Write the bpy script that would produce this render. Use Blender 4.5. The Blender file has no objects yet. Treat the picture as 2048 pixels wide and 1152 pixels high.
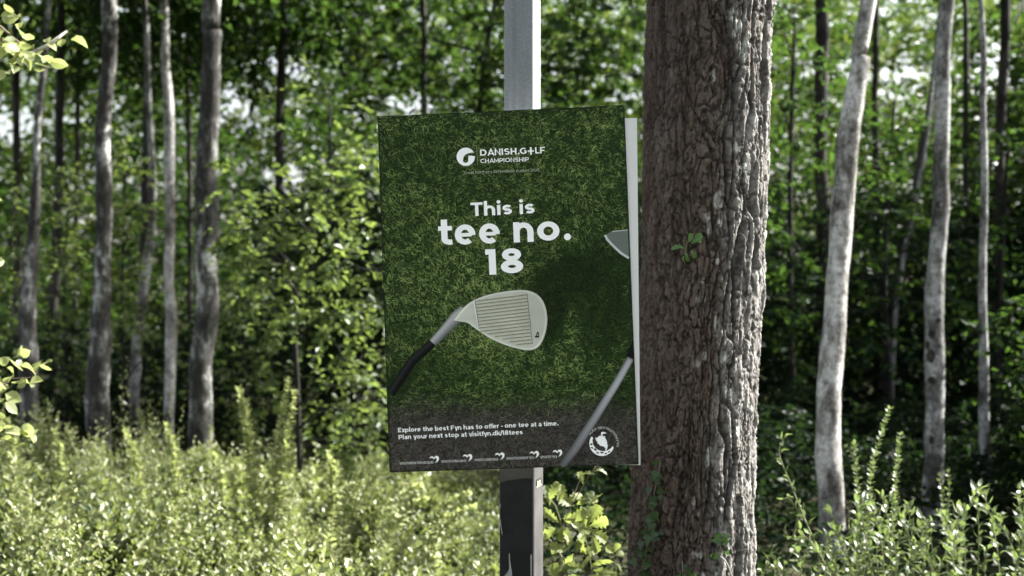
import bpy, math, random
import numpy as np
from mathutils import Vector, Matrix

# ------------------------------------------------------------------ camera, sky, sun, exposure
SC = bpy.context.scene
COL = SC.collection
RNG = np.random.default_rng(7)
random.seed(7)
CAMZ = 1.6
FPX = 2048 * 50.0 / 36.0

cd = bpy.data.cameras.new('camera')
cam = bpy.data.objects.new('camera', cd)
COL.objects.link(cam)
cam.location = (0, 0, CAMZ)
cam.rotation_euler = (math.radians(90), 0, 0)
cd.lens = 50
cd.sensor_width = 36
cd.clip_end = 2000
cd.dof.use_dof = True
cd.dof.focus_distance = 4.35
cd.dof.aperture_fstop = 2.8
SC.camera = cam

SUN_AZ = 72.0      # degrees clockwise from +Y (the view direction)
SUN_EL = 38.0
sa, se = math.radians(SUN_AZ), math.radians(SUN_EL)
SUN = Vector((math.sin(sa) * math.cos(se), math.cos(sa) * math.cos(se), math.sin(se)))
world = bpy.data.worlds.new('World')
SC.world = world
world.use_nodes = True
wn = world.node_tree
bg = wn.nodes['Background']
sky = wn.nodes.new('ShaderNodeTexSky')
sky.sky_type = 'NISHITA'
sky.sun_disc = False
sky.sun_elevation = se
sky.sun_rotation = sa
sky.air_density = 1.0
sky.dust_density = 4.0
sky.ozone_density = 1.0
hs = wn.nodes.new('ShaderNodeHueSaturation')
hs.inputs['Saturation'].default_value = 0.42
wn.links.new(sky.outputs[0], hs.inputs['Color'])
wn.links.new(hs.outputs[0], bg.inputs['Color'])
bg.inputs['Strength'].default_value = 0.095
sd = bpy.data.lights.new('sun', 'SUN')
sd.energy = 5.0
sd.angle = math.radians(0.55)
sd.color = (1.0, 0.98, 0.935)
sun = bpy.data.objects.new('sun', sd)
COL.objects.link(sun)
sun.location = (20, 5, 20)
sun.rotation_euler = SUN.to_track_quat('Z', 'Y').to_euler()
vs = SC.view_settings
vs.view_transform = 'Standard'
vs.look = 'None'
vs.gamma = 1
vs.use_curve_mapping = False
vs.exposure = 2.25
cy = SC.cycles
cy.use_denoising = True
cy.use_adaptive_sampling = True
cy.adaptive_threshold = 0.03
cy.max_bounces = 5
cy.diffuse_bounces = 2
cy.glossy_bounces = 2
cy.transmission_bounces = 3
cy.use_light_tree = False
cy.sample_clamp_indirect = 6
cy.caustics_reflective = False
cy.caustics_refractive = False


# ------------------------------------------------------------------ helpers
def P(px, py, d):
    """world point seen at photo pixel (px, py) at distance d along the view axis"""
    return np.array([(px - 1024) / FPX * d, d, CAMZ - (py - 576) / FPX * d])


def tag(o, label=None, cat=None, group=None, kind=None):
    for k, v in (('label', label), ('category', cat), ('group', group), ('kind', kind)):
        if v:
            o[k] = v
    return o


def mesh_np(name, verts, quads=None, tris=None, smooth=False, attrs=None):
    me = bpy.data.meshes.new(name)
    verts = np.asarray(verts, dtype=np.float32).reshape(-1, 3)
    loops, starts = [], []
    n = 0
    if quads is not None and len(quads):
        q = np.asarray(quads, dtype=np.int32).reshape(-1, 4)
        loops.append(q.ravel()); starts.append(np.arange(len(q), dtype=np.int32) * 4); n = q.size
    if tris is not None and len(tris):
        t = np.asarray(tris, dtype=np.int32).reshape(-1, 3)
        loops.append(t.ravel()); starts.append(n + np.arange(len(t), dtype=np.int32) * 3)
    loops = np.concatenate(loops); starts = np.concatenate(starts)
    me.vertices.add(len(verts)); me.vertices.foreach_set('co', verts.ravel())
    me.loops.add(len(loops)); me.loops.foreach_set('vertex_index', loops)
    me.polygons.add(len(starts)); me.polygons.foreach_set('loop_start', starts)
    if attrs:
        for k, a in attrs.items():
            a = np.asarray(a, dtype=np.float32)
            if a.ndim == 1:
                at = me.attributes.new(k, 'FLOAT', 'POINT'); at.data.foreach_set('value', a)
            else:
                at = me.attributes.new(k, 'FLOAT_COLOR', 'POINT')
                at.data.foreach_set('color', np.concatenate([a, np.ones((len(a), 1), np.float32)], 1).ravel())
    me.update(calc_edges=True)
    me.polygons.foreach_set('use_smooth', np.full(len(starts), bool(smooth)))
    me.validate()
    return me


def link(name, me, mat=None, parent=None, loc=None):
    o = bpy.data.objects.new(name, me)
    COL.objects.link(o)
    if mat is not None and me is not None and len(me.materials) == 0:
        me.materials.append(mat)
    if parent is not None:
        o.parent = parent
    if loc is not None:
        o.location = loc
    return o


def root(name, loc, label, cat, group=None):
    o = bpy.data.objects.new(name, None)
    COL.objects.link(o)
    o.location = loc
    o.empty_display_size = 0.1
    tag(o, label, cat, group)
    return o


def part(name, par, verts, mat, quads=None, tris=None, smooth=False, attrs=None, off=None):
    """a part whose vertices are given in world space (off: world location of the top thing)"""
    base = np.array(par.location if off is None else off)
    me = mesh_np(name, np.asarray(verts) - base, quads, tris, smooth, attrs)
    return link(name, me, mat, par)


class MB:
    def __init__(s):
        s.v, s.q, s.t = [], [], []
        s.n = 0

    def add(s, verts, quads=(), tris=()):
        verts = np.asarray(verts, float)
        s.v.append(verts)
        if len(quads): s.q.append(np.asarray(quads) + s.n)
        if len(tris): s.t.append(np.asarray(tris) + s.n)
        s.n += len(verts)

    def get(s):
        return (np.concatenate(s.v), np.concatenate(s.q) if s.q else None, np.concatenate(s.t) if s.t else None)


def _hash(ix, iy, seed):
    h = (ix.astype(np.int64) * 374761393 + iy.astype(np.int64) * 668265263 + seed * 974711) & 0x7fffffff
    h = ((h ^ (h >> 13)) * 1274126177) & 0x7fffffff
    h = (h ^ (h >> 16)) & 0xffffff
    return h / float(0xffffff)


def vnoise(x, y, seed=0, px=None):
    ix, iy = np.floor(x), np.floor(y)
    fx, fy = x - ix, y - iy
    fx = fx * fx * (3 - 2 * fx); fy = fy * fy * (3 - 2 * fy)
    w = (lambda a: np.mod(a, px)) if px else (lambda a: a)
    a = _hash(w(ix), iy, seed); b = _hash(w(ix + 1), iy, seed)
    c = _hash(w(ix), iy + 1, seed); d = _hash(w(ix + 1), iy + 1, seed)
    return (a * (1 - fx) + b * fx) * (1 - fy) + (c * (1 - fx) + d * fx) * fy


def fbm(x, y, seed=0, octv=3):
    s, a, t = 0, 1.0, 0
    for i in range(octv):
        s = s + a * vnoise(x * 2 ** i, y * 2 ** i, seed + i * 17); t += a; a *= .5
    return s / t


def worley(x, y, seed, px):
    """F1, F2, id of a jittered cell pattern that wraps after px cells in x"""
    ix, iy = np.floor(x), np.floor(y)
    f1 = np.full(x.shape, 9.0); f2 = np.full(x.shape, 9.0); idv = np.zeros(x.shape)
    for dx in (-1, 0, 1):
        for dy in (-1, 0, 1):
            cx, cyy = ix + dx, iy + dy
            wx = np.mod(cx, px)
            jx = cx + .12 + .76 * _hash(wx, cyy, seed); jy = cyy + .12 + .76 * _hash(wx, cyy, seed + 5)
            d = np.hypot(x - jx, y - jy)
            near = d < f1
            f2 = np.where(near, f1, np.minimum(f2, d))
            idv = np.where(near, _hash(wx, cyy, seed + 9), idv)
            f1 = np.where(near, d, f1)
    return f1, f2, idv


def sstep(a, b, x):
    t = np.clip((x - a) / (b - a), 0, 1)
    return t * t * (3 - 2 * t)


def unit(a):
    return a / np.maximum(np.linalg.norm(a, axis=-1, keepdims=True), 1e-9)


def spline(pts, n):
    """Catmull-Rom through rows of pts"""
    p = np.asarray(pts, float)
    p = np.vstack([2 * p[0] - p[1], p, 2 * p[-1] - p[-2]])
    out = []
    m = len(p) - 3
    for t in np.linspace(0, m - 1e-6, n):
        i = int(t); f = t - i
        a, b, c, d = p[i:i + 4]
        out.append(.5 * (2 * b + (c - a) * f + (2 * a - 5 * b + 4 * c - d) * f * f + (3 * b - a - 3 * c + d) * f ** 3))
    return np.array(out)


def tube(path, rad, sides=8, wob=0.0, seed=0, cap=True):
    path = np.asarray(path, float); n = len(path)
    rad = np.broadcast_to(np.asarray(rad, float), (n,))
    tan = unit(np.gradient(path, axis=0))
    ref = np.array([0, 1.0, 0]) if abs(tan[0][1]) < .9 else np.array([1.0, 0, 0])
    v = []
    for i in range(n):
        u = ref - tan[i] * np.dot(ref, tan[i]); u /= np.linalg.norm(u); ref = u
        w = np.cross(tan[i], u)
        th = np.arange(sides) / sides * 2 * np.pi
        r = rad[i]
        if wob:
            r = r * (1 + wob * (vnoise(th / (2 * np.pi) * 5, np.full(sides, i * .55), seed, 5) - .5) * 2)
        v.append(path[i] + np.outer(np.cos(th) * r, u) + np.outer(np.sin(th) * r, w))
    v = np.concatenate(v)
    k = np.arange(sides)
    q = []
    for i in range(n - 1):
        a = i * sides
        q.append(np.stack([a + k, a + (k + 1) % sides, a + sides + (k + 1) % sides, a + sides + k], 1))
    q = np.concatenate(q)
    t = None
    if cap:
        v = np.vstack([v, path[0], path[-1]])
        c0, c1 = len(v) - 2, len(v) - 1
        e = (n - 1) * sides
        t = np.concatenate([np.stack([np.full(sides, c0), (k + 1) % sides, k], 1),
                            np.stack([np.full(sides, c1), e + k, e + (k + 1) % sides], 1)])
    return v, q, t


# leaf templates: axis +Y (length 1), normal +Z
def T_diamond(w=.62, fold=.12):
    v = np.array([[0, 0, 0], [w / 2, .45, fold], [0, 1, -.06], [-w / 2, .45, fold]])
    return v, np.array([[0, 1, 2, 3]])


def T_hex(w=.58, fold=.10, curl=.10):
    v = np.array([[0, 0, 0], [w * .46, .28, fold], [w * .44, .62, fold * .8], [0, 1, -curl], [-w * .44, .62, fold * .8], [-w * .46, .28, fold]])
    return v, np.array([[0, 1, 2, 3], [0, 3, 4, 5]])


def T_oval(w=.55, fold=.10, n=4, curl=.10, tip=.9):
    ys = np.linspace(0, 1, n + 1)
    ws = w / 2 * np.sin(np.pi * np.clip(ys, 0, 1) ** tip) ** .75
    mid = np.stack([0 * ys, ys, -curl * (2 * ys - .7) ** 2], 1)
    v = [mid[0]]; q = []
    idx_m, idx_l, idx_r = [0], [0], [0]
    for i in range(1, n):
        v += [mid[i], mid[i] + [-ws[i], -.02, fold * ws[i] * 3], mid[i] + [ws[i], -.02, fold * ws[i] * 3]]
        b = len(v) - 3
        idx_m.append(b); idx_l.append(b + 1); idx_r.append(b + 2)
    v.append(mid[-1]); e = len(v) - 1
    idx_m.append(e); idx_l.append(e); idx_r.append(e)
    t = []
    for i in range(n):
        if i == 0:
            t += [[0, idx_r[1], idx_m[1]], [0, idx_m[1], idx_l[1]]]
        elif i == n - 1:
            t += [[idx_m[i], idx_r[i], e], [idx_m[i], e, idx_l[i]]]
        else:
            q += [[idx_m[i], idx_r[i], idx_r[i + 1], idx_m[i + 1]], [idx_l[i], idx_m[i], idx_m[i + 1], idx_l[i + 1]]]
    return np.array(v), np.array(q).reshape(-1, 4), np.array(t)


def T_oak(w=.62, curl=.14):
    ys = np.array([0, .12, .22, .33, .40, .52, .60, .72, .80, .92, 1.0])
    ws = np.array([.03, .07, .17, .27, .15, .36, .20, .40, .26, .26, .06]) * w * 1.35
    sh = np.array([0, 0, .02, .05, 0, .05, 0, .05, 0, .04, 0])
    v, q = [], []
    for y, ww, s in zip(ys, ws, sh):
        z = -curl * (2 * y - .6) ** 2
        v += [[0, y, z], [-ww, y + s, z + ww * .35], [ww, y + s, z + ww * .30]]
    for i in range(len(ys) - 1):
        a, b = 3 * i, 3 * i + 3
        q += [[a, a + 2, b + 2, b], [a + 1, a, b, b + 1]]
    return np.array(v), np.array(q), None


def frames(d, nrm):
    """rotation matrices with columns (side, axis, normal)"""
    y = unit(d); z = unit(nrm - y * np.sum(nrm * y, -1, keepdims=True)); x = np.cross(y, z)
    return np.stack([x, y, z], -1)


def scatter(T, pos, d, nrm, size):
    """copies of a quad-only template; returns verts, quads"""
    tv, tq = T[0], T[1]
    R = frames(d, nrm)
    v = np.einsum('nij,kj->nki', R, tv) * np.asarray(size)[:, None, None] + pos[:, None, :]
    q = tq[None] + (np.arange(len(pos)) * len(tv))[:, None, None]
    return v.reshape(-1, 3), q.reshape(-1, 4)


def rand_dirs(n, zscale=1.0):
    a = RNG.normal(size=(n, 3)); a[:, 2] *= zscale
    return unit(a)


def sprays(origins, dirs, k, length, leaf, droop=.25, flat=.6):
    """k alternate leaves on each twig: positions, axes, normals, sizes"""
    S = len(origins)
    t = (np.arange(k) + .5) / k
    t = np.clip(t[None] + RNG.normal(scale=.5 / k, size=(S, k)), 0.02, 1.02)
    L = (length * RNG.uniform(.6, 1.35, S))[:, None]
    up = np.array([0, 0, 1.0])
    side = unit(np.cross(dirs, up + RNG.normal(scale=.25, size=(S, 3))))
    pos = origins[:, None] + dirs[:, None] * (t * L)[..., None]
    pos[..., 2] -= droop * (t * L) ** 2 / np.maximum(L, .01)
    sg = np.where(np.arange(k) % 2 == 0, 1.0, -1.0)[None, :, None]
    ax = dirs[:, None] * .55 + side[:, None] * sg * .85 + RNG.normal(scale=.28, size=(S, k, 3))
    ax[..., 2] -= .15
    nr = np.array([0, 0, 1.0]) * flat + RNG.normal(scale=.55, size=(S, k, 3))
    sz = leaf * RNG.uniform(.55, 1.25, (S, k))
    return pos.reshape(-1, 3), unit(ax.reshape(-1, 3)), nr.reshape(-1, 3), sz.ravel()


def leaf_mesh(name, parts_, T, tint=None, off=(0, 0, 0)):
    pos, ax, nr, sz = [np.concatenate([p[i] for p in parts_]) for i in range(4)]
    v, q = scatter(T, pos, ax, nr, sz)
    k = len(T[0])
    tn = RNG.uniform(0, 1, len(pos)) if tint is None else tint(pos)
    return mesh_np(name, v - np.asarray(off), q, attrs={'tint': np.repeat(tn, k)})


# ------------------------------------------------------------------ materials
def new_mat(name):
    m = bpy.data.materials.new(name); m.use_nodes = True
    nt = m.node_tree; nt.nodes.clear()
    out = nt.nodes.new('ShaderNodeOutputMaterial')
    return m, nt, out


def N(nt, t, **kw):
    n = nt.nodes.new(t)
    for k, v in kw.items():
        if hasattr(n, k) and not k[0].isupper():
            setattr(n, k, v)
        else:
            n.inputs[k.replace('_', ' ')].default_value = v
    return n


def ramp(nt, fac, stops, mode='LINEAR'):
    r = nt.nodes.new('ShaderNodeValToRGB'); r.color_ramp.interpolation = mode
    el = r.color_ramp.elements
    while len(el) < len(stops): el.new(.5)
    for e, (p, c) in zip(el, stops):
        e.position = p; e.color = (*c, 1) if len(c) == 3 else c
    nt.links.new(fac, r.inputs[0])
    return r.outputs[0]


def mixc(nt, fac, a, b, mode='MIX'):
    m = nt.nodes.new('ShaderNodeMix'); m.data_type = 'RGBA'; m.blend_type = mode
    for sock, val in ((m.inputs[0], fac), (m.inputs[6], a), (m.inputs[7], b)):
        if hasattr(val, 'is_output') or hasattr(val, 'links'): nt.links.new(val, sock)
        else: sock.default_value = val if not isinstance(val, tuple) else (*val, 1)
    return m.outputs[2]


def leaf_mat(name, dark, light, trans, tw=.5, per_object=False, rough=.42, spec=.45):
    m, nt, out = new_mat(name)
    if per_object:
        f = N(nt, 'ShaderNodeObjectInfo').outputs['Random']
    else:
        f = N(nt, 'ShaderNodeAttribute', attribute_name='tint').outputs['Fac']
    col = ramp(nt, f, [(0, dark), (1, light)])
    tc = ramp(nt, f, [(0, tuple(c * .72 for c in trans)), (1, tuple(min(1, c * 1.2) for c in trans))])
    p = N(nt, 'ShaderNodeBsdfPrincipled', Roughness=rough)
    p.inputs['Specular IOR Level'].default_value = spec
    nt.links.new(col, p.inputs['Base Color'])
    t = N(nt, 'ShaderNodeBsdfTranslucent'); nt.links.new(tc, t.inputs['Color'])
    mx = N(nt, 'ShaderNodeMixShader'); mx.inputs[0].default_value = tw
    nt.links.new(p.outputs[0], mx.inputs[1]); nt.links.new(t.outputs[0], mx.inputs[2])
    nt.links.new(mx.outputs[0], out.inputs[0])
    return m


def bump(nt, height, strength, dist, p):
    b = N(nt, 'ShaderNodeBump'); b.inputs['Strength'].default_value = strength; b.inputs['Distance'].default_value = dist
    nt.links.new(height, b.inputs['Height']); nt.links.new(b.outputs[0], p.inputs['Normal'])


def coords(nt, scale):
    tc = N(nt, 'ShaderNodeTexCoord'); mp = N(nt, 'ShaderNodeMapping'); mp.inputs['Scale'].default_value = scale
    nt.links.new(tc.outputs['Object'], mp.inputs['Vector'])
    return mp.outputs[0]


def noise(nt, vec, scale, detail=4, rough=.6):
    n = N(nt, 'ShaderNodeTexNoise'); n.inputs['Scale'].default_value = scale
    n.inputs['Detail'].default_value = detail; n.inputs['Roughness'].default_value = rough
    nt.links.new(vec, n.inputs['Vector'])
    return n.outputs['Fac']


def bark_mat(name, pale, mid, dark, lo=.36, hi=.62):
    m, nt, out = new_mat(name)
    p = N(nt, 'ShaderNodeBsdfPrincipled', Roughness=.85)
    p.inputs['Specular IOR Level'].default_value = .2
    v1 = coords(nt, (1, 1, .45)); v2 = coords(nt, (1, 1, 2.2))
    n1 = noise(nt, v1, 7, 6, .65); n2 = noise(nt, v2, 16, 4, .7)
    c1 = ramp(nt, n1, [(lo, dark), ((lo + hi) / 2, mid), (hi, pale)])
    c2 = ramp(nt, n2, [(.30, (.35, .33, .30)), (.50, (1, 1, 1))])
    n3 = noise(nt, coords(nt, (1, 1, .8)), 42, 4, .75)
    c = mixc(nt, .75, c1, c2, 'MULTIPLY')
    c = mixc(nt, .8, c, ramp(nt, n3, [(.36, (.30, .29, .27)), (.52, (1.0, 1.0, 1.0)), (.68, (1.25, 1.25, 1.22))]), 'MULTIPLY')
    nt.links.new(c, p.inputs['Base Color'])
    bump(nt, n1, .6, .02, p)
    nt.links.new(p.outputs[0], out.inputs[0])
    return m


def plain_mat(name, col, rough=.6, metal=0.0, spec=.4, var=.12, scale=30, attr=None):
    m, nt, out = new_mat(name)
    p = N(nt, 'ShaderNodeBsdfPrincipled', Roughness=rough, Metallic=metal)
    p.inputs['Specular IOR Level'].default_value = spec
    if attr:
        a = N(nt, 'ShaderNodeAttribute', attribute_name=attr)
        nt.links.new(a.outputs['Color'], p.inputs['Base Color'])
    else:
        f = noise(nt, coords(nt, (1, 1, 1)), scale, 4)
        c = ramp(nt, f, [(.3, tuple(x * (1 - var) for x in col)), (.7, tuple(min(1, x * (1 + var)) for x in col))])
        nt.links.new(c, p.inputs['Base Color'])
    nt.links.new(p.outputs[0], out.inputs[0])
    return m


M = {}
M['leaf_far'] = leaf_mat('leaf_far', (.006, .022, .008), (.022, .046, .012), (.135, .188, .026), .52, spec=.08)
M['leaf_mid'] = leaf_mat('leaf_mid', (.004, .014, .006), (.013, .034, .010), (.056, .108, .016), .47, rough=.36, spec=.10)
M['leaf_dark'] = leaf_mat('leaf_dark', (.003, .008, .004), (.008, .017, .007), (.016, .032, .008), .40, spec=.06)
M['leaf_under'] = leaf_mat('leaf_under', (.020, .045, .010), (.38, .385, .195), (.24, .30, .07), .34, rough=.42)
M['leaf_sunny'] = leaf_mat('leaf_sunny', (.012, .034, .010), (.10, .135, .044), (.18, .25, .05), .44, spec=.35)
M['leaf_oak'] = leaf_mat('leaf_oak', (.060, .090, .026), (.18, .20, .066), (.28, .34, .08), .45, True, .5)
M['leaf_shrub'] = leaf_mat('leaf_shrub', (.024, .050, .018), (.165, .20, .09), (.185, .255, .07), .38, True, .40)
M['leaf_ivy'] = leaf_mat('leaf_ivy', (.018, .045, .015), (.035, .075, .02), (.06, .13, .025), .35, True, .5)
M['stem'] = plain_mat('stem', (.13, .14, .06), .7)
M['stem_brown'] = plain_mat('stem_brown', (.12, .09, .06), .8)
M['twig_pale'] = plain_mat('twig_pale', (.42, .40, .36), .8)
M['bark_pale'] = bark_mat('bark_pale', (.32, .325, .315), (.165, .165, .158), (.055, .054, .048), .42, .58)
M['bark_white'] = bark_mat('bark_white', (.50, .49, .475), (.28, .272, .255), (.085, .078, .070), .40, .58)
M['bark_mottle'] = bark_mat('bark_mottle', (.40, .40, .385), (.088, .087, .080), (.028, .027, .024), .45, .62)
M['bark_dark'] = bark_mat('bark_dark', (.060, .056, .048), (.034, .031, .026), (.014, .013, .011))
M['bark_black'] = bark_mat('bark_black', (.022, .021, .018), (.014, .013, .011), (.008, .007, .006))


def ground_mat():
    m, nt, out = new_mat('ground')
    p = N(nt, 'ShaderNodeBsdfPrincipled', Roughness=.95)
    p.inputs['Specular IOR Level'].default_value = .1
    v = coords(nt, (1, 1, 1))
    a = noise(nt, v, .7, 8, .7); b = noise(nt, v, 14, 5, .7)
    c = ramp(nt, a, [(.35, (.030, .024, .016)), (.5, (.035, .042, .017)), (.68, (.060, .052, .032))])
    c = mixc(nt, .6, c, ramp(nt, b, [(.3, (.4, .4, .4)), (.7, (1.25, 1.25, 1.1))]), 'MULTIPLY')
    nt.links.new(c, p.inputs['Base Color'])
    bump(nt, b, .8, .05, p)
    nt.links.new(p.outputs[0], out.inputs[0])
    return m


# ------------------------------------------------------------------ ground
def build_ground():
    g = np.concatenate([-np.geomspace(600, 14, 10), np.linspace(-12, 12, 61), np.geomspace(14, 600, 10)])
    X, Y = np.meshgrid(g, g + 8, indexing='ij')
    Z = (fbm(X * .35 + 50, Y * .35 + 50, 3, 3) - .5) * .16
    n = len(g)
    v = np.stack([X, Y, Z], -1).reshape(-1, 3)
    i = np.arange(n - 1)
    a = (i[:, None] * n + i[None]).ravel()
    q = np.stack([a, a + n, a + n + 1, a + 1], 1)
    o = link('ground', mesh_np('ground', v, q, smooth=True), ground_mat())
    tag(o, kind='structure')


build_ground()


# ------------------------------------------------------------------ large furrowed tree
BIG = []      # (path function) filled by the big tree so that ivy and sprig can sit on its bark


def build_big_tree():
    d = 4.9
    base = P(1366, 1500, d); base[2] = 0
    rt = root('tree', base, 'thick brown tree with deeply furrowed bark standing right beside the sign', 'tree')
    # axis through the photographed edges
    ys = np.array([1152, 900, 700, 500, 300, 150, 0]); cx = np.array([1378, 1384, 1394, 1402, 1406, 1411, 1416]); wd = np.array([246, 240, 238, 238, 240, 244, 248])
    zs = CAMZ - (ys - 576) / FPX * d
    xs = (cx - 1024) / FPX * d
    rr = wd / 2 / FPX * d
    zz = np.concatenate([np.linspace(-.15, .45, 14)[:-1], np.linspace(.45, 2.75, 560), np.linspace(2.75, 11, 70)[1:]])
    ax = np.interp(zz, zs, xs); ax = np.where(zz > zs[-1], xs[-1] + (zz - zs[-1]) * .02, ax); ax = np.where(zz < zs[0], xs[0] - (zs[0] - zz) * .03, ax)
    ar = np.interp(zz, zs, rr); ar = np.where(zz > zs[-1], rr[-1] * (1 - (zz - zs[-1]) * .085), ar)
    ar = ar + .10 * np.clip((.5 - zz) / .5, 0, 1) ** 2
    na = 440
    th = np.arange(na) / na * 2 * np.pi           # 0 = +X, 90 = +Y ; camera side = 270
    TH, ZZ = np.meshgrid(th, zz)
    U = TH / (2 * np.pi)
    # camera-relative side coordinate: +1 right edge, -1 left edge
    side = np.cos(TH)
    w1 = (fbm(U * 24, ZZ * 5, 11, 3) - .5); w2 = (fbm(U * 24 + 40, ZZ * 5, 31, 3) - .5)
    Cc = 2 * np.pi * .21
    # plates and furrows
    Pw = lambda k: k
    rough = sstep(-.02, .50, side + .30 * (fbm(U * 9, ZZ * 2.2, 71, 2) - .5) + .10 * np.sin(ZZ * 2.1))   # weathered flank to the right
    wob = (fbm(U * 14, ZZ * 4.0, 131, 3) - .5)

    def fissure(per, zf, seed, wd, wv=1.0):
        """contour lines of a stretched noise: long wandering cracks that join and part"""
        f = (vnoise(np.mod(U * per, per) + wob * per * .07 * wv, ZZ * zf + w2 * zf * .25, seed, per) * .66
             + vnoise(np.mod(U * per * 2, per * 2) + wob * per * .14 * wv, ZZ * zf * 2.3 + w1 * zf * .4, seed + 3, per * 2) * .34)
        return 1 - sstep(.0, wd, np.abs(f - .48)), f
    rag1 = (fbm(U * 110, ZZ * 55, 301, 2) - .5); rag2 = (fbm(U * 110 + 9, ZZ * 55, 307, 2) - .5)
    furA, fa_ = fissure(34, 1.5, 151, .070 + .065 * rough)
    nB = 52
    g1, g2, idB = worley(U * nB + w2 * 3.0 + wob * 2 + rag1 * .8, ZZ / .080 + w1 * 2.4 + rag2 * .35, 8, nB)
    crB = 1 - sstep(.03, .22, g2 - g1)
    nA = 26
    f1, f2, idA = worley(U * nA + w1 * 2.4 + wob * 2 + rag2 * .35, ZZ / .24 + w2 * 1.6 + rag1 * .12, 3, nA)
    crA = 1 - sstep(.02, .15, f2 - f1)
    nC = 120
    h1, h2, idC = worley(U * nC + w1 * 4 + rag1, ZZ / .034 + w2 * 3 + rag2, 15, nC)
    crC = 1 - sstep(.02, .30, h2 - h1)
    smoothz = sstep(.25, .6, fbm(U * 10 + 7, ZZ * 1.8, 91, 2))
    fine = fbm(U * 130, ZZ * 60, 5, 3) - .5
    crag = fbm(U * 75, ZZ * (26 - 17 * .5), 25, 3) - .5
    streak = fbm(U * 95, ZZ * 7, 29, 3) - .5
    hgt = (-furA * (.0070 + .0290 * rough) - crA * (.0075 + .0015 * rough) - crB * (.0085 - .0055 * rough) * (.5 + .6 * smoothz) - crC * .0030 * (1 - .6 * rough) + streak * (.002 + .016 * rough)
           + (idA - .5) * (.0040 + .0100 * rough) + (idB - .5) * (.0050 - .003 * rough) + (idC - .5) * .0030 * (1 - .7 * rough)
           + crag * (.005 + .002 * rough) + fine * (.0070 - .002 * rough) + (fbm(U * 280, ZZ * 200, 6, 2) - .5) * .0050
           + (fbm(U * 6, ZZ * 1.5, 55, 2) - .5) * .016 + rough * .012)
    # exfoliating lip between the smooth face and the plated flank
    R = ar[:, None] + hgt
    Xv = ax[:, None] + np.cos(TH) * R; Yv = d + np.sin(TH) * R
    v = np.stack([Xv, Yv, ZZ], -1).reshape(-1, 3)
    rows, cols = ZZ.shape
    i = np.arange(rows - 1)[:, None] * na; k = np.arange(na)[None]; k2 = (np.arange(na) + 1)[None] % na
    q = np.stack([i + k, i + k2, i + na + k2, i + na + k], -1).reshape(-1, 4)
    flake = np.clip(rough * .9 + .5 * (idA - .5) * rough + .5 * crag + .5 * fine * rough, 0, 1)
    lich = sstep(.72, .80, fbm(U * 40, ZZ * 16, 201, 2)) * sstep(-.6, .3, side)
    fur = np.clip(.85 * furA + .75 * crA + .75 * crB + .4 * crC, 0, 1)
    at = {'flake': np.clip(flake, 0, 1).ravel(), 'lichen': lich.ravel(), 'furrow': fur.ravel()}
    m, nt, out = new_mat('bark_furrowed')
    p = N(nt, 'ShaderNodeBsdfPrincipled', Roughness=.9)
    p.inputs['Specular IOR Level'].default_value = .15
    fa = N(nt, 'ShaderNodeAttribute', attribute_name='flake').outputs['Fac']
    li = N(nt, 'ShaderNodeAttribute', attribute_name='lichen').outputs['Fac']
    fu = N(nt, 'ShaderNodeAttribute', attribute_name='furrow').outputs['Fac']
    n1 = noise(nt, coords(nt, (1, 1, .5)), 9, 6, .7)
    n2 = noise(nt, coords(nt, (1, 1, .6)), 60, 4, .7)
    brown = ramp(nt, n1, [(.3, (.060, .043, .034)), (.5, (.090, .068, .055)), (.7, (.108, .088, .073))])
    grey = ramp(nt, n1, [(.3, (.13, .125, .115)), (.6, (.245, .24, .225))])
    c = mixc(nt, fa, brown, grey)
    c = mixc(nt, li, c, (.40, .41, .37))
    c = mixc(nt, fu, c, mixc(nt, .75, c, (.022, .017, .014)))
    c = mixc(nt, .6, c, ramp(nt, n2, [(.3, (.62, .6, .58)), (.6, (1.1, 1.1, 1.1))]), 'MULTIPLY')
    nt.links.new(c, p.inputs['Base Color'])
    bump(nt, n2, .9, .008, p)
    nt.links.new(p.outputs[0], out.inputs[0])
    part('trunk', rt, v, m, q, smooth=True, attrs=at)
    BIG.extend([zz, ax, ar, d])
    # limbs and crown, high above the frame
    mb = MB(); leafp = []
    for j in range(9):
        a = j * 2.4 + .4; z0 = 5.2 + j * .6
        p0 = np.array([ax[-1] - .05, d, z0])
        L = 2.6 - j * .17
        e = p0 + np.array([math.cos(a) * L, math.sin(a) * L, 1.1])
        pts = spline([p0, (p0 + e) / 2 + [0, 0, .3], e], 8)
        bv, bq, bt = tube(pts, np.linspace(.07, .015, 8), 6)
        part('branch', rt, bv, M['bark_dark'], bq, bt, smooth=True)
        o = pts[RNG.integers(2, 8, 26)] + RNG.normal(scale=.35, size=(26, 3))
        leafp.append(sprays(o, unit(rand_dirs(26, .4) + (e - p0) * .2), 12, .5, .10))
    link('crown', leaf_mesh('crown', leafp, T_diamond(), off=base), M['leaf_mid'], rt)
    return rt


big_tree = build_big_tree()


# ------------------------------------------------------------------ post
def box_verts(cx, cy, z0, z1, w, dpt, yaw, bev=.006):
    """rounded-edge square tube"""
    pts = []
    for sx, sy, a0 in ((1, 1, 0), (-1, 1, 90), (-1, -1, 180), (1, -1, 270)):
        for a in (0, 30, 60, 90):
            r = math.radians(a0 + a)
            pts.append((sx * (w / 2 - bev) + math.cos(r) * bev, sy * (dpt / 2 - bev) + math.sin(r) * bev))
    pts = np.array(pts)
    c, s = math.cos(yaw), math.sin(yaw)
    xy = np.stack([pts[:, 0] * c - pts[:, 1] * s + cx, pts[:, 0] * s + pts[:, 1] * c + cy], 1)
    return xy


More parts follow.
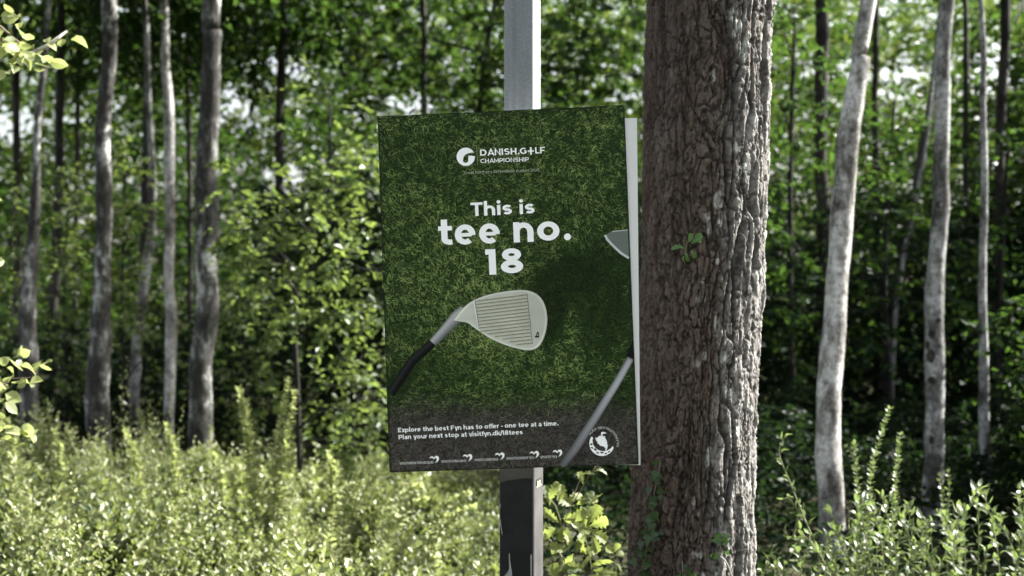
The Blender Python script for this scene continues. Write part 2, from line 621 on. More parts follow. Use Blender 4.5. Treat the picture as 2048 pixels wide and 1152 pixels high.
def prism(xy, z0, z1):
    n = len(xy); v = np.vstack([np.column_stack([xy, np.full(n, z0)]), np.column_stack([xy, np.full(n, z1)])])
    k = np.arange(n); q = np.stack([k, (k + 1) % n, n + (k + 1) % n, n + k], 1)
    v = np.vstack([v, [*xy.mean(0), z0], [*xy.mean(0), z1]])
    t = np.concatenate([np.stack([np.full(n, 2 * n), (k + 1) % n, k], 1), np.stack([np.full(n, 2 * n + 1), n + k, n + (k + 1) % n], 1)])
    return v, q, t


def slab(corners, thick, normal):
    """a thin plate: outline corners (front face), extruded along normal by thick, away from the viewer"""
    c = np.asarray(corners, float); n = len(c)
    b = c + np.asarray(normal) * thick
    v = np.vstack([c, b]); k = np.arange(n)
    q = np.stack([k, (k + 1) % n, n + (k + 1) % n, n + k], 1)
    ce = np.vstack([c.mean(0), b.mean(0)])
    v = np.vstack([v, ce])
    t = np.concatenate([np.stack([np.full(n, 2 * n), (k + 1) % n, k], 1), np.stack([np.full(n, 2 * n + 1), n + k, n + (k + 1) % n], 1)])
    return v, q, t


def galv_mat():
    m, nt, out = new_mat('galvanised')
    p = N(nt, 'ShaderNodeBsdfPrincipled', Roughness=.65, Metallic=.0)
    v = coords(nt, (1, 1, 1))
    vo = N(nt, 'ShaderNodeTexVoronoi'); vo.inputs['Scale'].default_value = 190; nt.links.new(v, vo.inputs['Vector'])
    n1 = noise(nt, coords(nt, (1, 1, .12)), 40, 5)
    c = ramp(nt, vo.outputs['Distance'], [(0, (.14, .155, .16)), (.8, (.205, .222, .228))])
    c = mixc(nt, .5, c, ramp(nt, n1, [(.35, (.60, .61, .62)), (.65, (1.15, 1.14, 1.12))]), 'MULTIPLY')
    nt.links.new(c, p.inputs['Base Color'])
    r = ramp(nt, n1, [(.3, (.45,) * 3), (.7, (.68,) * 3)]); nt.links.new(r, p.inputs['Roughness'])
    nt.links.new(p.outputs[0], out.inputs[0])
    return m


def build_post():
    d = 4.14
    yaw = math.radians(-16)            # turned so that its right flank shows
    base = P(1046, 576, d); base[2] = 0
    rt = root('post', base, 'square galvanised steel post carrying the sign, its lower front blackened', 'post')
    g = galv_mat()
    s = d / FPX
    cx = (1045 - 1024) * s
    xy = box_verts(cx, d, 0, 0, .0885, .0885, yaw)
    v, q, t = prism(xy, 1.30, 3.6)
    part('upper_tube', rt, v, g, q, t)
    xl = (1043 - 1024) * s
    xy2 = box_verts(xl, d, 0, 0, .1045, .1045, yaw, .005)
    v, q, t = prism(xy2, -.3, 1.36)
    part('lower_tube', rt, v, plain_mat('shaded_sleeve', (.050, .049, .047), .6, spec=.3, var=.35, scale=9), q, t)  # big trunk's shadow on the flank is put into this dark grey
    ex = np.array([math.cos(yaw), math.sin(yaw), 0]); ey = np.array([-math.sin(yaw), math.cos(yaw), 0]); ez = np.array([0, 0, 1.0])

    def front(u, z, out=.0, w=.1045, x0=xl):
        return np.array([x0, d, 0]) + ex * u - ey * (w / 2 + out) + ez * z

    def flank(u, z, out=.0, w=.1045, x0=xl):
        return np.array([x0, d, 0]) + ex * (w / 2 + out) + ey * u + ez * z
    # two narrow rolled ribs on the upper front face
    for u in (-.0165, -.0095):
        v, q, t = prism(np.array([front(u - .0011, 0, -.001, .0885, cx)[:2], front(u + .0011, 0, -.001, .0885, cx)[:2],
                                  front(u + .0006, 0, .0012, .0885, cx)[:2], front(u - .0006, 0, .0012, .0885, cx)[:2]]), 1.37, 3.59)
        part('rib', rt, v, g, q, t)
    zt = CAMZ - (949 - 576) * s
    blk = plain_mat('black_coating', (.008, .009, .009), .6, spec=.25, var=.4, scale=25)
    zl = CAMZ - (1098 - 576) * s
    v, q, t = slab([front(-.0485, .15, .002), front(.0485, .15, .002), front(.0485, zt - .004, .002), front(.03, zt - .002, .002), front(-.03, zt - .012, .002), front(-.0485, zt - .02, .002)], .003, ey)
    part('black_panel', rt, v, blk, q, t)
    edge = plain_mat('black_plate_edge', (.16, .165, .165), .4, spec=.5)
    blk2 = plain_mat('black_plate', (.005, .006, .006), .5, spec=.25, var=.3)
    v, q, t = slab([front(-.0235, .3, .006), front(.0425, .3, .006), front(.0425, zl, .006), front(-.0235, zl, .006)], .004, ey)
    part('black_plate', rt, v, blk2, q, t)
    v, q, t = slab([front(.0428, .3, .0062), front(.0450, .3, .0062), front(.0450, zl - .004, .0062), front(.0428, zl - .004, .0062)], .004, ey)
    part('plate_edge', rt, v, edge, q, t)
    # torn paper remains
    pap = plain_mat('torn_paper', (.26, .265, .25), .9)
    def torn(pts):
        v, q, t = slab([front(u, z, .0075) for u, z in pts], .001, ey)
        part('torn_paper', rt, v, pap, q, t)
    Z = lambda y: CAMZ - (y - 576) * s
    torn([(-.0215, Z(1101)), (-.0185, Z(1100)), (-.0175, Z(1112)), (-.0150, Z(1125)), (-.0118, Z(1136)), (-.0118, Z(1148)), (-.0150, Z(1160)), (-.020, Z(1149)), (-.0345, Z(1147)), (-.0335, Z(1144)), (-.0245, Z(1141)), (-.0205, Z(1132)), (-.0195, Z(1118))])
    torn([(-.0480, Z(1035)), (-.0455, Z(1034)), (-.0440, Z(1046)), (-.0405, Z(1060)), (-.0412, Z(1066)), (-.0452, Z(1052))])
    torn([(-.0483, Z(1003)), (-.0463, Z(1004)), (-.0468, Z(1012)), (-.0484, Z(1011))])
    # small arched sticker on the flank
    st = plain_mat('sticker_dark', (.02, .022, .02), .5); st2 = plain_mat('sticker_green', (.33, .36, .22), .6)
    zc = Z(960)
    v, q, t = slab([flank(-.03, zc - .016, .0012), flank(.025, zc - .016, .0012), flank(.025, zc + .002, .0012), flank(-.03, zc + .002, .0012)], .001, -ex)
    part('sticker', rt, v, st2, q, t)
    for u in (-.028, -.004, .020):
        v, q, t = slab([flank(u - .004, zc - .012, .0024), flank(u + .004, zc - .012, .0024), flank(u + .004, zc + .002, .0024), flank(u - .004, zc + .002, .0024)], .001, -ex)
        part('sticker_mark', rt, v, st, q, t)
    v, q, t = slab([flank(-.03, zc + .0025, .0024), flank(.025, zc + .0025, .0024), flank(.02, zc + .0075, .0024), flank(-.025, zc + .0075, .0024)], .001, -ex)
    part('sticker_mark', rt, v, st, q, t)


build_post()


# ------------------------------------------------------------------ stroke lettering (flat print)
def arc(cx, cy, rx, ry, a0, a1, n=None):
    n = n or max(5, int(abs(a1 - a0) / 14))
    a = np.radians(np.linspace(a0, a1, n))
    return [(cx + rx * math.cos(t), cy + ry * math.sin(t)) for t in a]


def glyph(c, w):
    """(advance, [(points, closed, weight)], [discs]) with cap height 1, x-height .74"""
    h = w / 2; X = .74; S = []; D = []
    def s(p, closed=False, k=1.0): S.append((p, closed, w * k))
    def bowl(x0, wd=.76): s(arc(x0 + wd / 2, X / 2, wd / 2 - h, X / 2 - h, 0, 360, 30)[:-1], True)
    def ess(H, wd):
        ry = (H - 2 * h) / 4; rx = wd / 2 - h
        s(arc(wd / 2, H - h - ry, rx, ry, 28, 270, 16) + arc(wd / 2, h + ry, rx, ry, 90, -152, 16)[1:])
        return wd
    def arch(x0, wd): s(arc(x0 + wd / 2, X - .36, wd / 2 - h, .36 - h, 180, 0, 12) + [(x0 + wd - h, 0)])
    g = .13
    if c == ' ': return .36, [], []
    if c == '.': D.append((.15, .125, .125)); return .30, S, D
    if c == ',': s([(.16, .16), (.08, -.14)]); return .28, S, D
    if c == '-': s([(.06, .36), (.40, .36)]); return .46, S, D
    if c == '/': s([(.02, -.12), (.42, 1.06)]); return .44, S, D
    if c == '+': s([(0, .48), (.78, .48)]); s([(.39, 0), (.39, 1.0)]); return .91, S, D
    if c == 'a':
        s(arc(.33, X - .29, .28 - h * .6, .29 - h, 150, 0, 12) + [(.63 - h * .6, 0)]); s(arc(.31, .215, .31 - h, .215 - h * .9, 0, 360, 20)[:-1], True, .9); return .63 + g, S, D
    if c in 'bp':
        bowl(0); s([(h, X if c == 'p' else 1.06), (h, -.28 if c == 'p' else 0)]); return .76 + g, S, D
    if c in 'dg':
        bowl(0); s([(.76 - h, 1.06), (.76 - h, 0)]); return .76 + g, S, D
    if c == 'e':
        s(arc(.37, X / 2, .37 - h, X / 2 - h * .84, -6, 310, 28)); s([(h, X / 2 - .01), (.74 - h * 1.2, X / 2 - .01)], False, .70); return .74 + g, S, D
    if c == 'c': s(arc(.38, X / 2, .38 - h, X / 2 - h, 45, 315, 24)); return .70 + g, S, D
    if c == 'f': s(arc(.44, .80, .22, .26 - h, 75, 180, 8) + [(.22, 0)]); s([(0, X - h), (.44, X - h)], False, .8); return .46, S, D
    if c == 'h': s([(h, 0), (h, 1.06)]); arch(0, .72); return .72 + g, S, D
    if c == 'i': s([(h, 0), (h, X)]); D.append((h, .96, h * 1.18)); return w + g, S, D
    if c == 'k': s([(h, 0), (h, 1.06)]); s([(h, .22), (.62, X)]); s([(.28, .40), (.66, 0)]); return .66 + g * .6, S, D
    if c == 'l': s([(h, 0), (h, 1.06)]); return w + g, S, D
    if c == 'm': s([(h, 0), (h, X)]); arch(0, .62); arch(.62 - w, .62); return 1.24 - w + g, S, D
    if c == 'n': s([(h, 0), (h, X)]); arch(0, .72); return .72 + g, S, D
    if c == 'o': bowl(0, .80); return .80 + g, S, D
    if c == 'r': s([(h, 0), (h, X)]); s(arc(.44, X - .38, .44 - h, .38 - h, 180, 92, 8)); return .46 + g * .5, S, D
    if c == 's': return ess(X, .62) + g, S, D
    if c == 't': s([(.22, .95), (.22, .22)] + arc(.44, .22, .22, .22 - h, 180, 285, 8)); s([(0, X - h), (.50, X - h)], False, .85); return .50 + g * .7, S, D
    if c == 'u': s([(h, X), (h, .33)] + arc(.36, .33, .36 - h, .33 - h, 180, 360, 12)); s([(.72 - h, X), (.72 - h, 0)]); return .72 + g, S, D
    if c == 'v': s([(h * .8, X), (.36, h * .3), (.72 - h * .8, X)]); return .72 + g * .3, S, D
    if c == 'x': s([(h, 0), (.66 - h, X)]); s([(h, X), (.66 - h, 0)]); return .66 + g * .3, S, D
    if c == 'y': s([(h * .8, X), (.37, .03)]); s([(.72 - h * .8, X), (.30, -.28)]); return .72 + g * .3, S, D
    # capitals
    if c == 'A': s([(h * .8, 0), (.46, 1 - h * .3), (.92 - h * .8, 0)]); s([(.2, .26), (.72, .26)], False, .85); return .92 + g * .3, S, D
    if c == 'B': s([(h, h), (h, 1 - h), (.45, 1 - h)] + arc(.45, .755, .26 - h * .4, .245 - h * .9, 80, -90, 8)[1:] + [(h, .52)]); s([(.45, .51)] + arc(.47, .27, .30 - h * .4, .27 - h, 90, -90, 8) + [(h, h)]); return .78 + g, S, D
    if c == 'C': s(arc(.5, .5, .5 - h, .5 - h, 45, 315, 26)); return .88 + g, S, D
    if c == 'G': s(arc(.5, .5, .5 - h, .5 - h, 48, 318, 26)); s([(.90 - h, .12), (.90 - h, .48), (.58, .48)], False, .9); return .92 + g, S, D
    if c == 'D': s([(h, h), (h, 1 - h), (.38, 1 - h)] + arc(.38, .5, .50 - h, .5 - h, 90, -90, 16)[1:-1] + [(.38, h)], True); return .88 + g, S, D
    if c == 'E': s([(.70, h), (h, h), (h, 1 - h), (.70, 1 - h)]); s([(h, .5), (.64, .5)]); return .70 + g, S, D
    if c == 'F': s([(h, 0), (h, 1 - h), (.70, 1 - h)]); s([(h, .46), (.62, .46)]); return .70 + g, S, D
    if c == 'H': s([(h, 0), (h, 1)]); s([(.80 - h, 0), (.80 - h, 1)]); s([(h, .5), (.80 - h, .5)]); return .80 + g * 1.2, S, D
    if c == 'I': s([(h, 0), (h, 1)]); return w + g * 1.2, S, D
    if c == 'K': s([(h, 0), (h, 1)]); s([(h, .3), (.70, 1)]); s([(.3, .52), (.76, 0)]); return .76 + g * .4, S, D
    if c == 'L': s([(h, 1), (h, h), (.62, h)]); return .62 + g * .8, S, D
    if c == 'M': s([(h, 0), (h, 1 - h * .2), (.5, .25), (1 - h, 1 - h * .2), (1 - h, 0)]); return 1.0 + g, S, D
    if c == 'N': s([(h, 0), (h, 1 - h * .2), (.80 - h, h * .2), (.80 - h, 1)]); return .80 + g, S, D
    if c == 'O': s(arc(.53, .5, .53 - h, .5 - h, 0, 360, 32)[:-1], True); return 1.06 + g, S, D
    if c in 'PR':
        s([(h, 0), (h, 1 - h), (.42, 1 - h)] + arc(.42, .655, .34 - h * .5, .345 - h, 90, -90, 12)[1:] + [(h, .31)])
        if c == 'R': s([(.42, .31), (.70, 0)])
        return .76 + g, S, D
    if c == 'S': return ess(1.0, .74) + g, S, D
    if c == 'T': s([(.39, 0), (.39, 1 - h)]); s([(0, 1 - h), (.78, 1 - h)]); return .78 + g * .6, S, D
    if c == 'V': s([(h * .8, 1), (.45, h * .3), (.90 - h * .8, 1)]); return .9 + g * .2, S, D
    if c == 'Y': s([(h * .8, 1), (.42, .38), (.84 - h * .8, 1)]); s([(.42, .42), (.42, 0)]); return .84 + g * .2, S, D
    # digits
    if c == '1': s([(0, 1 - h * .9), (.36 - h, 1 - h * .9), (.36 - h, 0)]); return .36 + g * 1.3, S, D
    if c == '8':
        s(arc(.39, .745, .345 - h, .255 - h * .85, 0, 360, 24)[:-1], True, .92); s(arc(.39, .285, .39 - h, .285 - h, 0, 360, 26)[:-1], True); return .78 + g, S, D
    if c == '2': s(arc(.33, .70, .33 - h, .30 - h, 150, -35, 12) + [(.06, h), (.70, h)]); return .70 + g, S, D
    if c == '0': s(arc(.40, .5, .40 - h, .5 - h, 0, 360, 24)[:-1], True); return .80 + g, S, D
    if c == '5': s([(.66, 1 - h), (.12, 1 - h), (.09, .58), (.30, .60)] + arc(.34, .31, .33 - h, .31 - h, 90, -140, 12)); return .68 + g, S, D
    return .5, [], []


def ribbon(pts, closed, w, squash=1.0):
    p = np.array(pts, float)
    ok = np.concatenate([[True], np.linalg.norm(np.diff(p, axis=0), axis=1) > 1e-6])
    p = p[ok]; n = len(p)
    if closed:
        tn = unit(np.roll(p, -1, 0) - p); tp = np.roll(tn, 1, 0)
    else:
        tn = unit(np.diff(p, axis=0)); tn, tp = np.vstack([tn, tn[-1]]), np.vstack([tn[0], tn])
    nn = np.stack([-tn[:, 1], tn[:, 0]], 1); npv = np.stack([-tp[:, 1], tp[:, 0]], 1)
    m = unit(nn + npv); k = np.clip(np.sum(m * nn, 1), .42, 1)
    o = m * (w / 2 / k)[:, None] * np.array([1, squash])
    v = np.vstack([p + o, p - o])
    i = np.arange(n if closed else n - 1); j = (i + 1) % n
    return v, np.stack([n + i, n + j, j, i], 1)


def text2d(s, w, track=0.0):
    """list of (verts2d, quads or None, tris or None), total advance"""
    x = 0; out = []
    for c in s:
        adv, st, di = glyph(c, w)
        for p, cl, ww in st:
            v, q = ribbon(p, cl, ww, .84); out.append((v + [x, 0], q, None))
        for cx, cyy, r in di:
            a = arc(cx, cyy, r, r, 0, 360, 19)[:-1]; n = len(a)
            out.append((np.array([(cx, cyy)] + a) + [x, 0], None, np.array([[0, 1 + i, 1 + (i + 1) % n] for i in range(n)])))
        x += adv + track
    return out, x - .13 - track


# ------------------------------------------------------------------ sign: backing board and printed poster
SIGN_D = 4.0
YAW = math.radians(4.0)
PN = np.array([-math.sin(YAW), -math.cos(YAW), 0])     # toward the viewer
PO = P(1015, 576, SIGN_D)
CAMP = np.array([0, 0, CAMZ])


def on_plane(px, py, lift=0.0):
    """point of the poster plane (lifted toward the viewer) under a photo pixel; arrays allowed"""
    px, py = np.asarray(px, float), np.asarray(py, float)
    r = np.stack([(px - 1024) / FPX, np.ones_like(px), -(py - 576) / FPX], -1)
    t = ((PO - CAMP) @ PN) / (r @ PN)
    return CAMP + r * t[..., None] + PN * np.asarray(lift)[..., None] if np.ndim(lift) else CAMP + r * t[..., None] + PN * lift


def print_mat(name, col=None):
    return plain_mat(name, col or (1, 1, 1), .6, spec=.10, var=.02, attr=None if col else 'ink')


def build_sign():
    TL, TR, BR, BL = (755, 233), (1248.5, 210), (1277.5, 928.5), (779, 945)
    base = on_plane(1020, 930); base = np.array([base[0], base[1], base[2]])
    rt = root('sign', base, 'green golf championship poster panel mounted on the steel post', 'sign')
    white = plain_mat('white_board', (.66, .655, .63), .6, spec=.3, var=.03, scale=12)
    # white backing board, hung plumber than the poster
    cs = [on_plane(x, y, -.0045) for x, y in ((795, 930.5), (1281, 930.5), (1274, 235.5), (790, 247))]
    v, q, t = slab(cs, .006, -PN)
    part('backing_board', rt, v, white, q, t)
    rim = plain_mat('poster_edge', (.10, .12, .08), .6)
    cs = [on_plane(x, y, 0) for x, y in (BL, BR, TR, TL)]
    v, q, t = slab(cs, .003, -PN)
    sheet = part('poster_panel', rt, v, print_mat('ink_ground', (.012, .022, .009)), q, t)

    def inside(px, py, m=0.0):
        def e(a, b): return (b[0] - a[0]) * (py - a[1]) - (b[1] - a[1]) * (px - a[0])
        ok = np.ones(np.shape(px), bool)
        for a, b in ((TL, TR), (TR, BR), (BR, BL), (BL, TL)):
            L = math.hypot(b[0] - a[0], b[1] - a[1])
            ok &= e(a, b) / L > m
        return ok

    # ---- printed turf: thousands of tiny flat blades of ink
    n = 110000
    bx = RNG.uniform(752, 1284, n); by = RNG.uniform(206, 948, n)
    flow = fbm(bx / 90, by / 90, 301, 2) * 3.2 + .3
    an = flow + RNG.normal(scale=.85, size=n) + np.pi / 2
    ln = RNG.uniform(5, 13, n); wd = RNG.uniform(.9, 1.9, n)
    # tone of each blade
    tone = RNG.beta(1.25, 1.9, n)
    tone = tone * (.55 + .75 * fbm(bx / 12, by / 12, 77, 3))
    big = fbm(bx / 160, by / 160, 41, 2)
    tone *= .78 + .45 * big
    # the printed shade beside the club
    def blob(cx, cyy, rx, ry, ang):
        a = math.radians(ang); u = (bx - cx) * math.cos(a) + (by - cyy) * math.sin(a); w_ = -(bx - cx) * math.sin(a) + (by - cyy) * math.cos(a)
        return 1 - sstep(.35, 1.15, np.hypot(u / rx, w_ / ry))
    shade = np.clip(blob(1130, 560, 105, 62, -28) * 1.0 + blob(1100, 640, 40, 70, 8) + .55 * blob(1205, 620, 60, 150, 12) + .5 * blob(1200, 850, 40, 130, 35) + .7 * blob(800, 760, 60, 28, -38), 0, 1)
    tone *= 1 - .58 * shade
    tone *= 1 - .25 * sstep(1150, 1280, bx) * sstep(250, 420, by)
    dk = np.array([.002, .005, .002]); mid = np.array([.027, .055, .011]); hi = np.array([.23, .31, .095])
    tt = np.clip(tone, 0, 1)[:, None]
    col = np.where(tt < .5, dk + (mid - dk) * tt * 2, mid + (hi - mid) * (tt - .5) * 2)
    yl = (RNG.uniform(0, 1, n) < .02 + .05 * sstep(.5, .75, fbm(bx / 70, by / 70, 13, 2)))[:, None]
    col = np.where(yl, col * np.array([1.7, 1.15, 1.0]), col)
    earth = np.array([.008, .0075, .007]) + (np.array([.120, .104, .088]) - np.array([.008, .0075, .007])) * tt
    line = 822 + 22 * (fbm(bx / 40, by / 40, 19, 2) - .5) - (bx - 800) * .012
    k = sstep(-42, 30, by - line)[:, None] * np.where(RNG.uniform(0, 1, n)[:, None] < .06, .5, 1)
    col = col * (1 - k) + earth * k
    order = np.argsort(tone + RNG.normal(scale=.30, size=n))
    bx, by, an, ln, wd, col = [a[order] for a in (bx, by, an, ln, wd, col)]
    dx, dy = np.cos(an), np.sin(an)
    bend = RNG.normal(scale=.22, size=n) * ln
    p0 = np.stack([bx - dx * ln / 2, by - dy * ln / 2], 1); p2 = np.stack([bx + dx * ln / 2, by + dy * ln / 2], 1)
    p1 = np.stack([bx - dy * bend * .5, by + dx * bend * .5], 1)
    nx = np.stack([-dy, dx], 1) * wd[:, None] / 2
    pts = np.stack([p0 + nx * .8, p0 - nx * .8, p1 + nx, p1 - nx, p2], 1)      # n,5,2
    ok = inside(pts[..., 0], pts[..., 1], .6).all(1)
    pts, col = pts[ok], col[ok]; n = len(pts)
    lift = (.0002 + .0004 * np.arange(n) / n)[:, None] * np.ones(5)
    v = on_plane(pts[..., 0], pts[..., 1], lift).reshape(-1, 3)
    b = (np.arange(n) * 5)[:, None]
    q = b + np.array([[0, 1, 3, 2]]); t = b + np.array([[2, 3, 4]])
    o = part('printed_grass', sheet, v, print_mat('ink_grass'), q, t, attrs={'ink': np.repeat(col, 5, 0)}, off=base)
    tag(o, kind='stuff')
    # flip check is unnecessary: the ink is seen from both sides alike

    INK = print_mat('ink_white', (.93, .93, .905))
    Z0 = .0009

    def put(name, shapes, mat, lift=Z0, ink=None):
        """shapes: list of (px verts, quads, tris[, ink colours])"""
        mb = MB(); cols = []
        for i, sh in enumerate(shapes):
            v2 = np.asarray(sh[0], float)
            mb.add(on_plane(v2[:, 0], v2[:, 1], lift + i * 2.5e-5), sh[1] if sh[1] is not None else (), sh[2] if sh[2] is not None else ())
            if len(sh) > 3: cols.append(np.broadcast_to(np.asarray(sh[3], float), (len(v2), 3)))
        v, q, t = mb.get()
        return part(name, sheet, v, mat, q, t, attrs={'ink': np.concatenate(cols)} if cols else None, off=base)

    def poly(pts):
        """simple polygon in px -> triangles by ear clipping"""
        from mathutils.geometry import tessellate_polygon
        tr = tessellate_polygon([[Vector((x, y, 0)) for x, y in pts]])
        return (np.array(pts, float), None, np.array([list(a) for a in tr]))

    def line_text(name, s, p0, p1, cap, w, mat=INK, track=0.0, lift=Z0):
        sh, adv = text2d(s, w, track)
        p0, p1 = np.array(p0, float), np.array(p1, float)
        L = np.linalg.norm(p1 - p0); ex = (p1 - p0) / L; up = np.array([ex[1], -ex[0]])
        sx = L / adv
        place = lambda lst: [(p0 + np.outer(v[:, 0] * sx, ex) + np.outer(v[:, 1] * cap, up), q, t) for v, q, t in lst]
        if cap < 12:
            return tag(put(name, place(sh), mat, lift), kind='stuff')
        x = 0
        for c in s:
            adv_c, st, di = glyph(c, w)
            one, _ = text2d(c, w)
            if one: put('printed_letter', place([(v + [x, 0], q, t) for v, q, t in one]), mat, lift)
            x += adv_c

    # headline
    line_text('headline_lettering', 'This is', (942, 432.5), (1069.5, 427.0), 27.5, .215)
    line_text('headline_lettering', 'tee no.', (877.5, 491.5), (1136.5, 480.5), 54.5, .225)
    line_text('headline_lettering', '18', (972.5, 550), (1047, 546.5), 51.5, .245)
    # championship logo
    line_text('logo_lettering', 'DANISH.G', (960.5, 311.8), (1053.6, 307.8), 12.8, .20)
    line_text('logo_lettering', '+', (1055.8, 309.6), (1068.4, 309.0), 15.0, .22)
    line_text('logo_lettering', 'LF', (1070.6, 307.2), (1090.2, 306.4), 12.8, .20)
    line_text('logo_lettering', 'CHAMPIONSHIP', (961, 326.4), (1057.5, 322.8), 8.6, .17)
    zc = lambda x, y: (900 + x / 9.752, 270 + y / 9.752)
    ring = [(308 + 178 * math.cos(math.radians(a)), 425 - 178 * math.sin(math.radians(a))) for a in range(28, 369, 8)]
    notch = [(420, 405), (366, 406), (358, 430), (356, 500), (345, 528), (318, 541), (285, 540), (262, 528), (254, 500), (258, 460), (270, 425), (292, 395), (325, 368), (370, 352), (420, 346)]
    put('logo_roundel', [poly([zc(*p) for p in ring + notch])], INK)
    dim = print_mat('ink_dim', (.20, .24, .14))
    put('logo_divider', [(np.array([(952.6, 293), (953.6, 293), (956.0, 331), (955.0, 331)]), np.array([[0, 1, 2, 3]]), None)], dim)
    line_text('venue_lettering', 'Great Northern, Kerteminde August 2025', (928, 348.5), (1079, 342.5), 5.4, .13, print_mat('ink_pale', (.42, .46, .34)))
    # invitation and tourist marks
    line_text('footer_lettering', 'Explore the best Fyn has to offer - one tee at a time.', (796.5, 864.6), (1116, 850.8), 9.0, .20)
    line_text('footer_lettering', 'Plan your next stop at visitfyn.dk/18tees', (797.5, 878.8), (1045.5, 868.2), 9.0, .20)
    pale = print_mat('ink_mark', (.60, .60, .57))
    for s, x0, x1, y0, hx in (('VISITKERTEMINDE', 799, 867, 929.2, 868.5), ('VISITNYBORG', 882, 933, 925.6, 935), ('VISITODENSE', 949, 997, 922.5, 999.5),
                              ('VISITNORDFYN', 1012, 1068, 919.4, 1068.5), ('VISITFYN', 1080, 1114, 916.8, 1115)):
        line_text('mark_lettering', s, (x0, y0), (x1, y0 - (x1 - x0) * .035), 4.9, .17, pale)
        ht = [(-9.5, -1.5), (-8, -5), (-5, -6.8), (-2.2, -5.6), (-.5, -3.6), (1.5, -6.4), (5, -7.8), (8.2, -6.2), (9.8, -2.6), (9.0, 1.2), (6.0, 4.6), (1.2, 7.2),
              (4.2, 3.4), (5.2, .2), (4.6, -2.4), (2.4, -3.4), (.4, -1.8), (-.8, .2), (-2.6, -2.6), (-5, -3.6), (-7.4, -2.8)]
        put('heart_mark', [poly([(hx + a, y0 - 10.2 + b_) for a, b_ in ht])], INK)
    # round emblem: golf-ball crescent, island with flag, words on an arc
    ze = lambda x, y: (1060 + x / 8.861, 820 + y / 8.861)
    cres = [(1275 + 222 * math.cos(math.radians(a)), 592 - 222 * math.sin(math.radians(a))) for a in range(146, 346, 8)]
    cres += [(1300 + 192 * math.cos(math.radians(a)), 545 - 182 * math.sin(math.radians(a))) for a in range(330, 156, -8)]
    put('emblem_ball', [poly([ze(*p) for p in cres])], INK)
    ink_d = print_mat('ink_dimple', (.016, .015, .014))
    for cx, cyy, rx, ry, a in ((1090, 606, 17, 22, 70), (1100, 668, 20, 14, 30), (1158, 698, 30, 16, 35), (1200, 757, 24, 14, 12), (1275, 752, 30, 15, 0), (1345, 770, 22, 12, -8), (1402, 738, 24, 11, -25)):
        e = [(cx + rx * math.cos(t_) * math.cos(math.radians(a)) - ry * math.sin(t_) * math.sin(math.radians(a)), cyy + rx * math.cos(t_) * math.sin(math.radians(a)) + ry * math.sin(t_) * math.cos(math.radians(a))) for t_ in np.linspace(0, 2 * np.pi, 13)[:-1]]
        put('emblem_dimple', [poly([ze(*p) for p in e])], ink_d, Z0 + .0004)
    isl = [(1148, 490), (1178, 496), (1205, 480), (1236, 452), (1262, 466), (1258, 425), (1266, 388), (1305, 386), (1345, 402), (1356, 412), (1318, 420), (1284, 428), (1286, 458), (1310, 470), (1326, 455), (1334, 500), (1352, 530), (1368, 575),
           (1364, 612), (1380, 612), (1374, 660), (1352, 716), (1334, 722), (1340, 680), (1316, 660), (1340, 645), (1318, 652), (1282, 640), (1240, 632), (1222, 604), (1188, 588), (1200, 566), (1172, 540), (1166, 512)]
    put('emblem_island', [poly([ze(*p) for p in isl])], INK)
    sh, adv = text2d('GOLF DESTINATION FYN', .17, .05)
    out = []
    for v2, q, t in sh:
        a = np.radians(146 - v2[:, 0] / adv * 158); r = 258 + v2[:, 1] * 42
        out.append((np.stack(ze(1278 + r * np.cos(a), 592 - r * np.sin(a)), 1), q, t))
    tag(put('emblem_lettering', out, pale), kind='stuff')

    # ---- printed clubs
    zk = lambda x, y: (740 + x / 2.880, 560 + y / 2.880)
    cl = print_mat('ink_club')
    def strip(path, ws, cols_across):
        """a printed rod: path px, half widths, list of (offset -1..1, colour)"""
        p = np.array(path, float); tn = unit(np.gradient(p, axis=0)); nn = np.stack([-tn[:, 1], tn[:, 0]], 1)
        m = len(cols_across); n_ = len(p)
        v = np.concatenate([p + nn * (np.array(ws) * o_)[:, None] for o_, _ in cols_across])
        c = np.concatenate([np.broadcast_to(np.array(cc, float), (n_, 3)) if np.ndim(cc) == 1 else np.array(cc) for _, cc in cols_across])
        q = [[j * n_ + i, j * n_ + i + 1, (j + 1) * n_ + i + 1, (j + 1) * n_ + i] for j in range(m - 1) for i in range(n_ - 1)]
        return (v, np.array(q), None, c)
    # dark grip, runs off the poster's edge
    grip = strip([(781.5, 786), zk(240, 470), zk(362, 362)], [9.5, 9.5, 8.6], [(-1, (.006, .006, .006)), (-.35, (.022, .023, .022)), (.1, (.010, .010, .010)), (.6, (.004, .004, .004)), (1, (.003, .003, .003))])
    gv = grip[0]; gv[:, 0] = np.maximum(gv[:, 0], 776 + (gv[:, 1] - 780) * .03)
    put('printed_grip', [grip], cl, Z0)
    hosel = strip([zk(362, 362), zk(430, 290), zk(500, 215), zk(548, 190)], [8.6, 10.2, 13, 17], [(-1, (.16, .16, .155)), (-.55, (.42, .42, .41)), (-.1, (.34, .34, .335)), (.4, (.20, .20, .195)), (1, (.07, .07, .065))])
    hd = spline([zk(*p) for p in ((478, 232), (540, 157), (610, 110), (720, 75), (860, 57), (930, 66), (980, 97), (1010, 150), (1022, 220), (1015, 290), (995, 350), (965, 390), (920, 405), (860, 398), (780, 375), (690, 335), (620, 290), (562, 247), (528, 240))], 60)
    ce = np.array(zk(800, 225))
    n_ = len(hd)
    rings = [1.0, .965, .93, .5, 0]
    vs_, cs_ = [], []
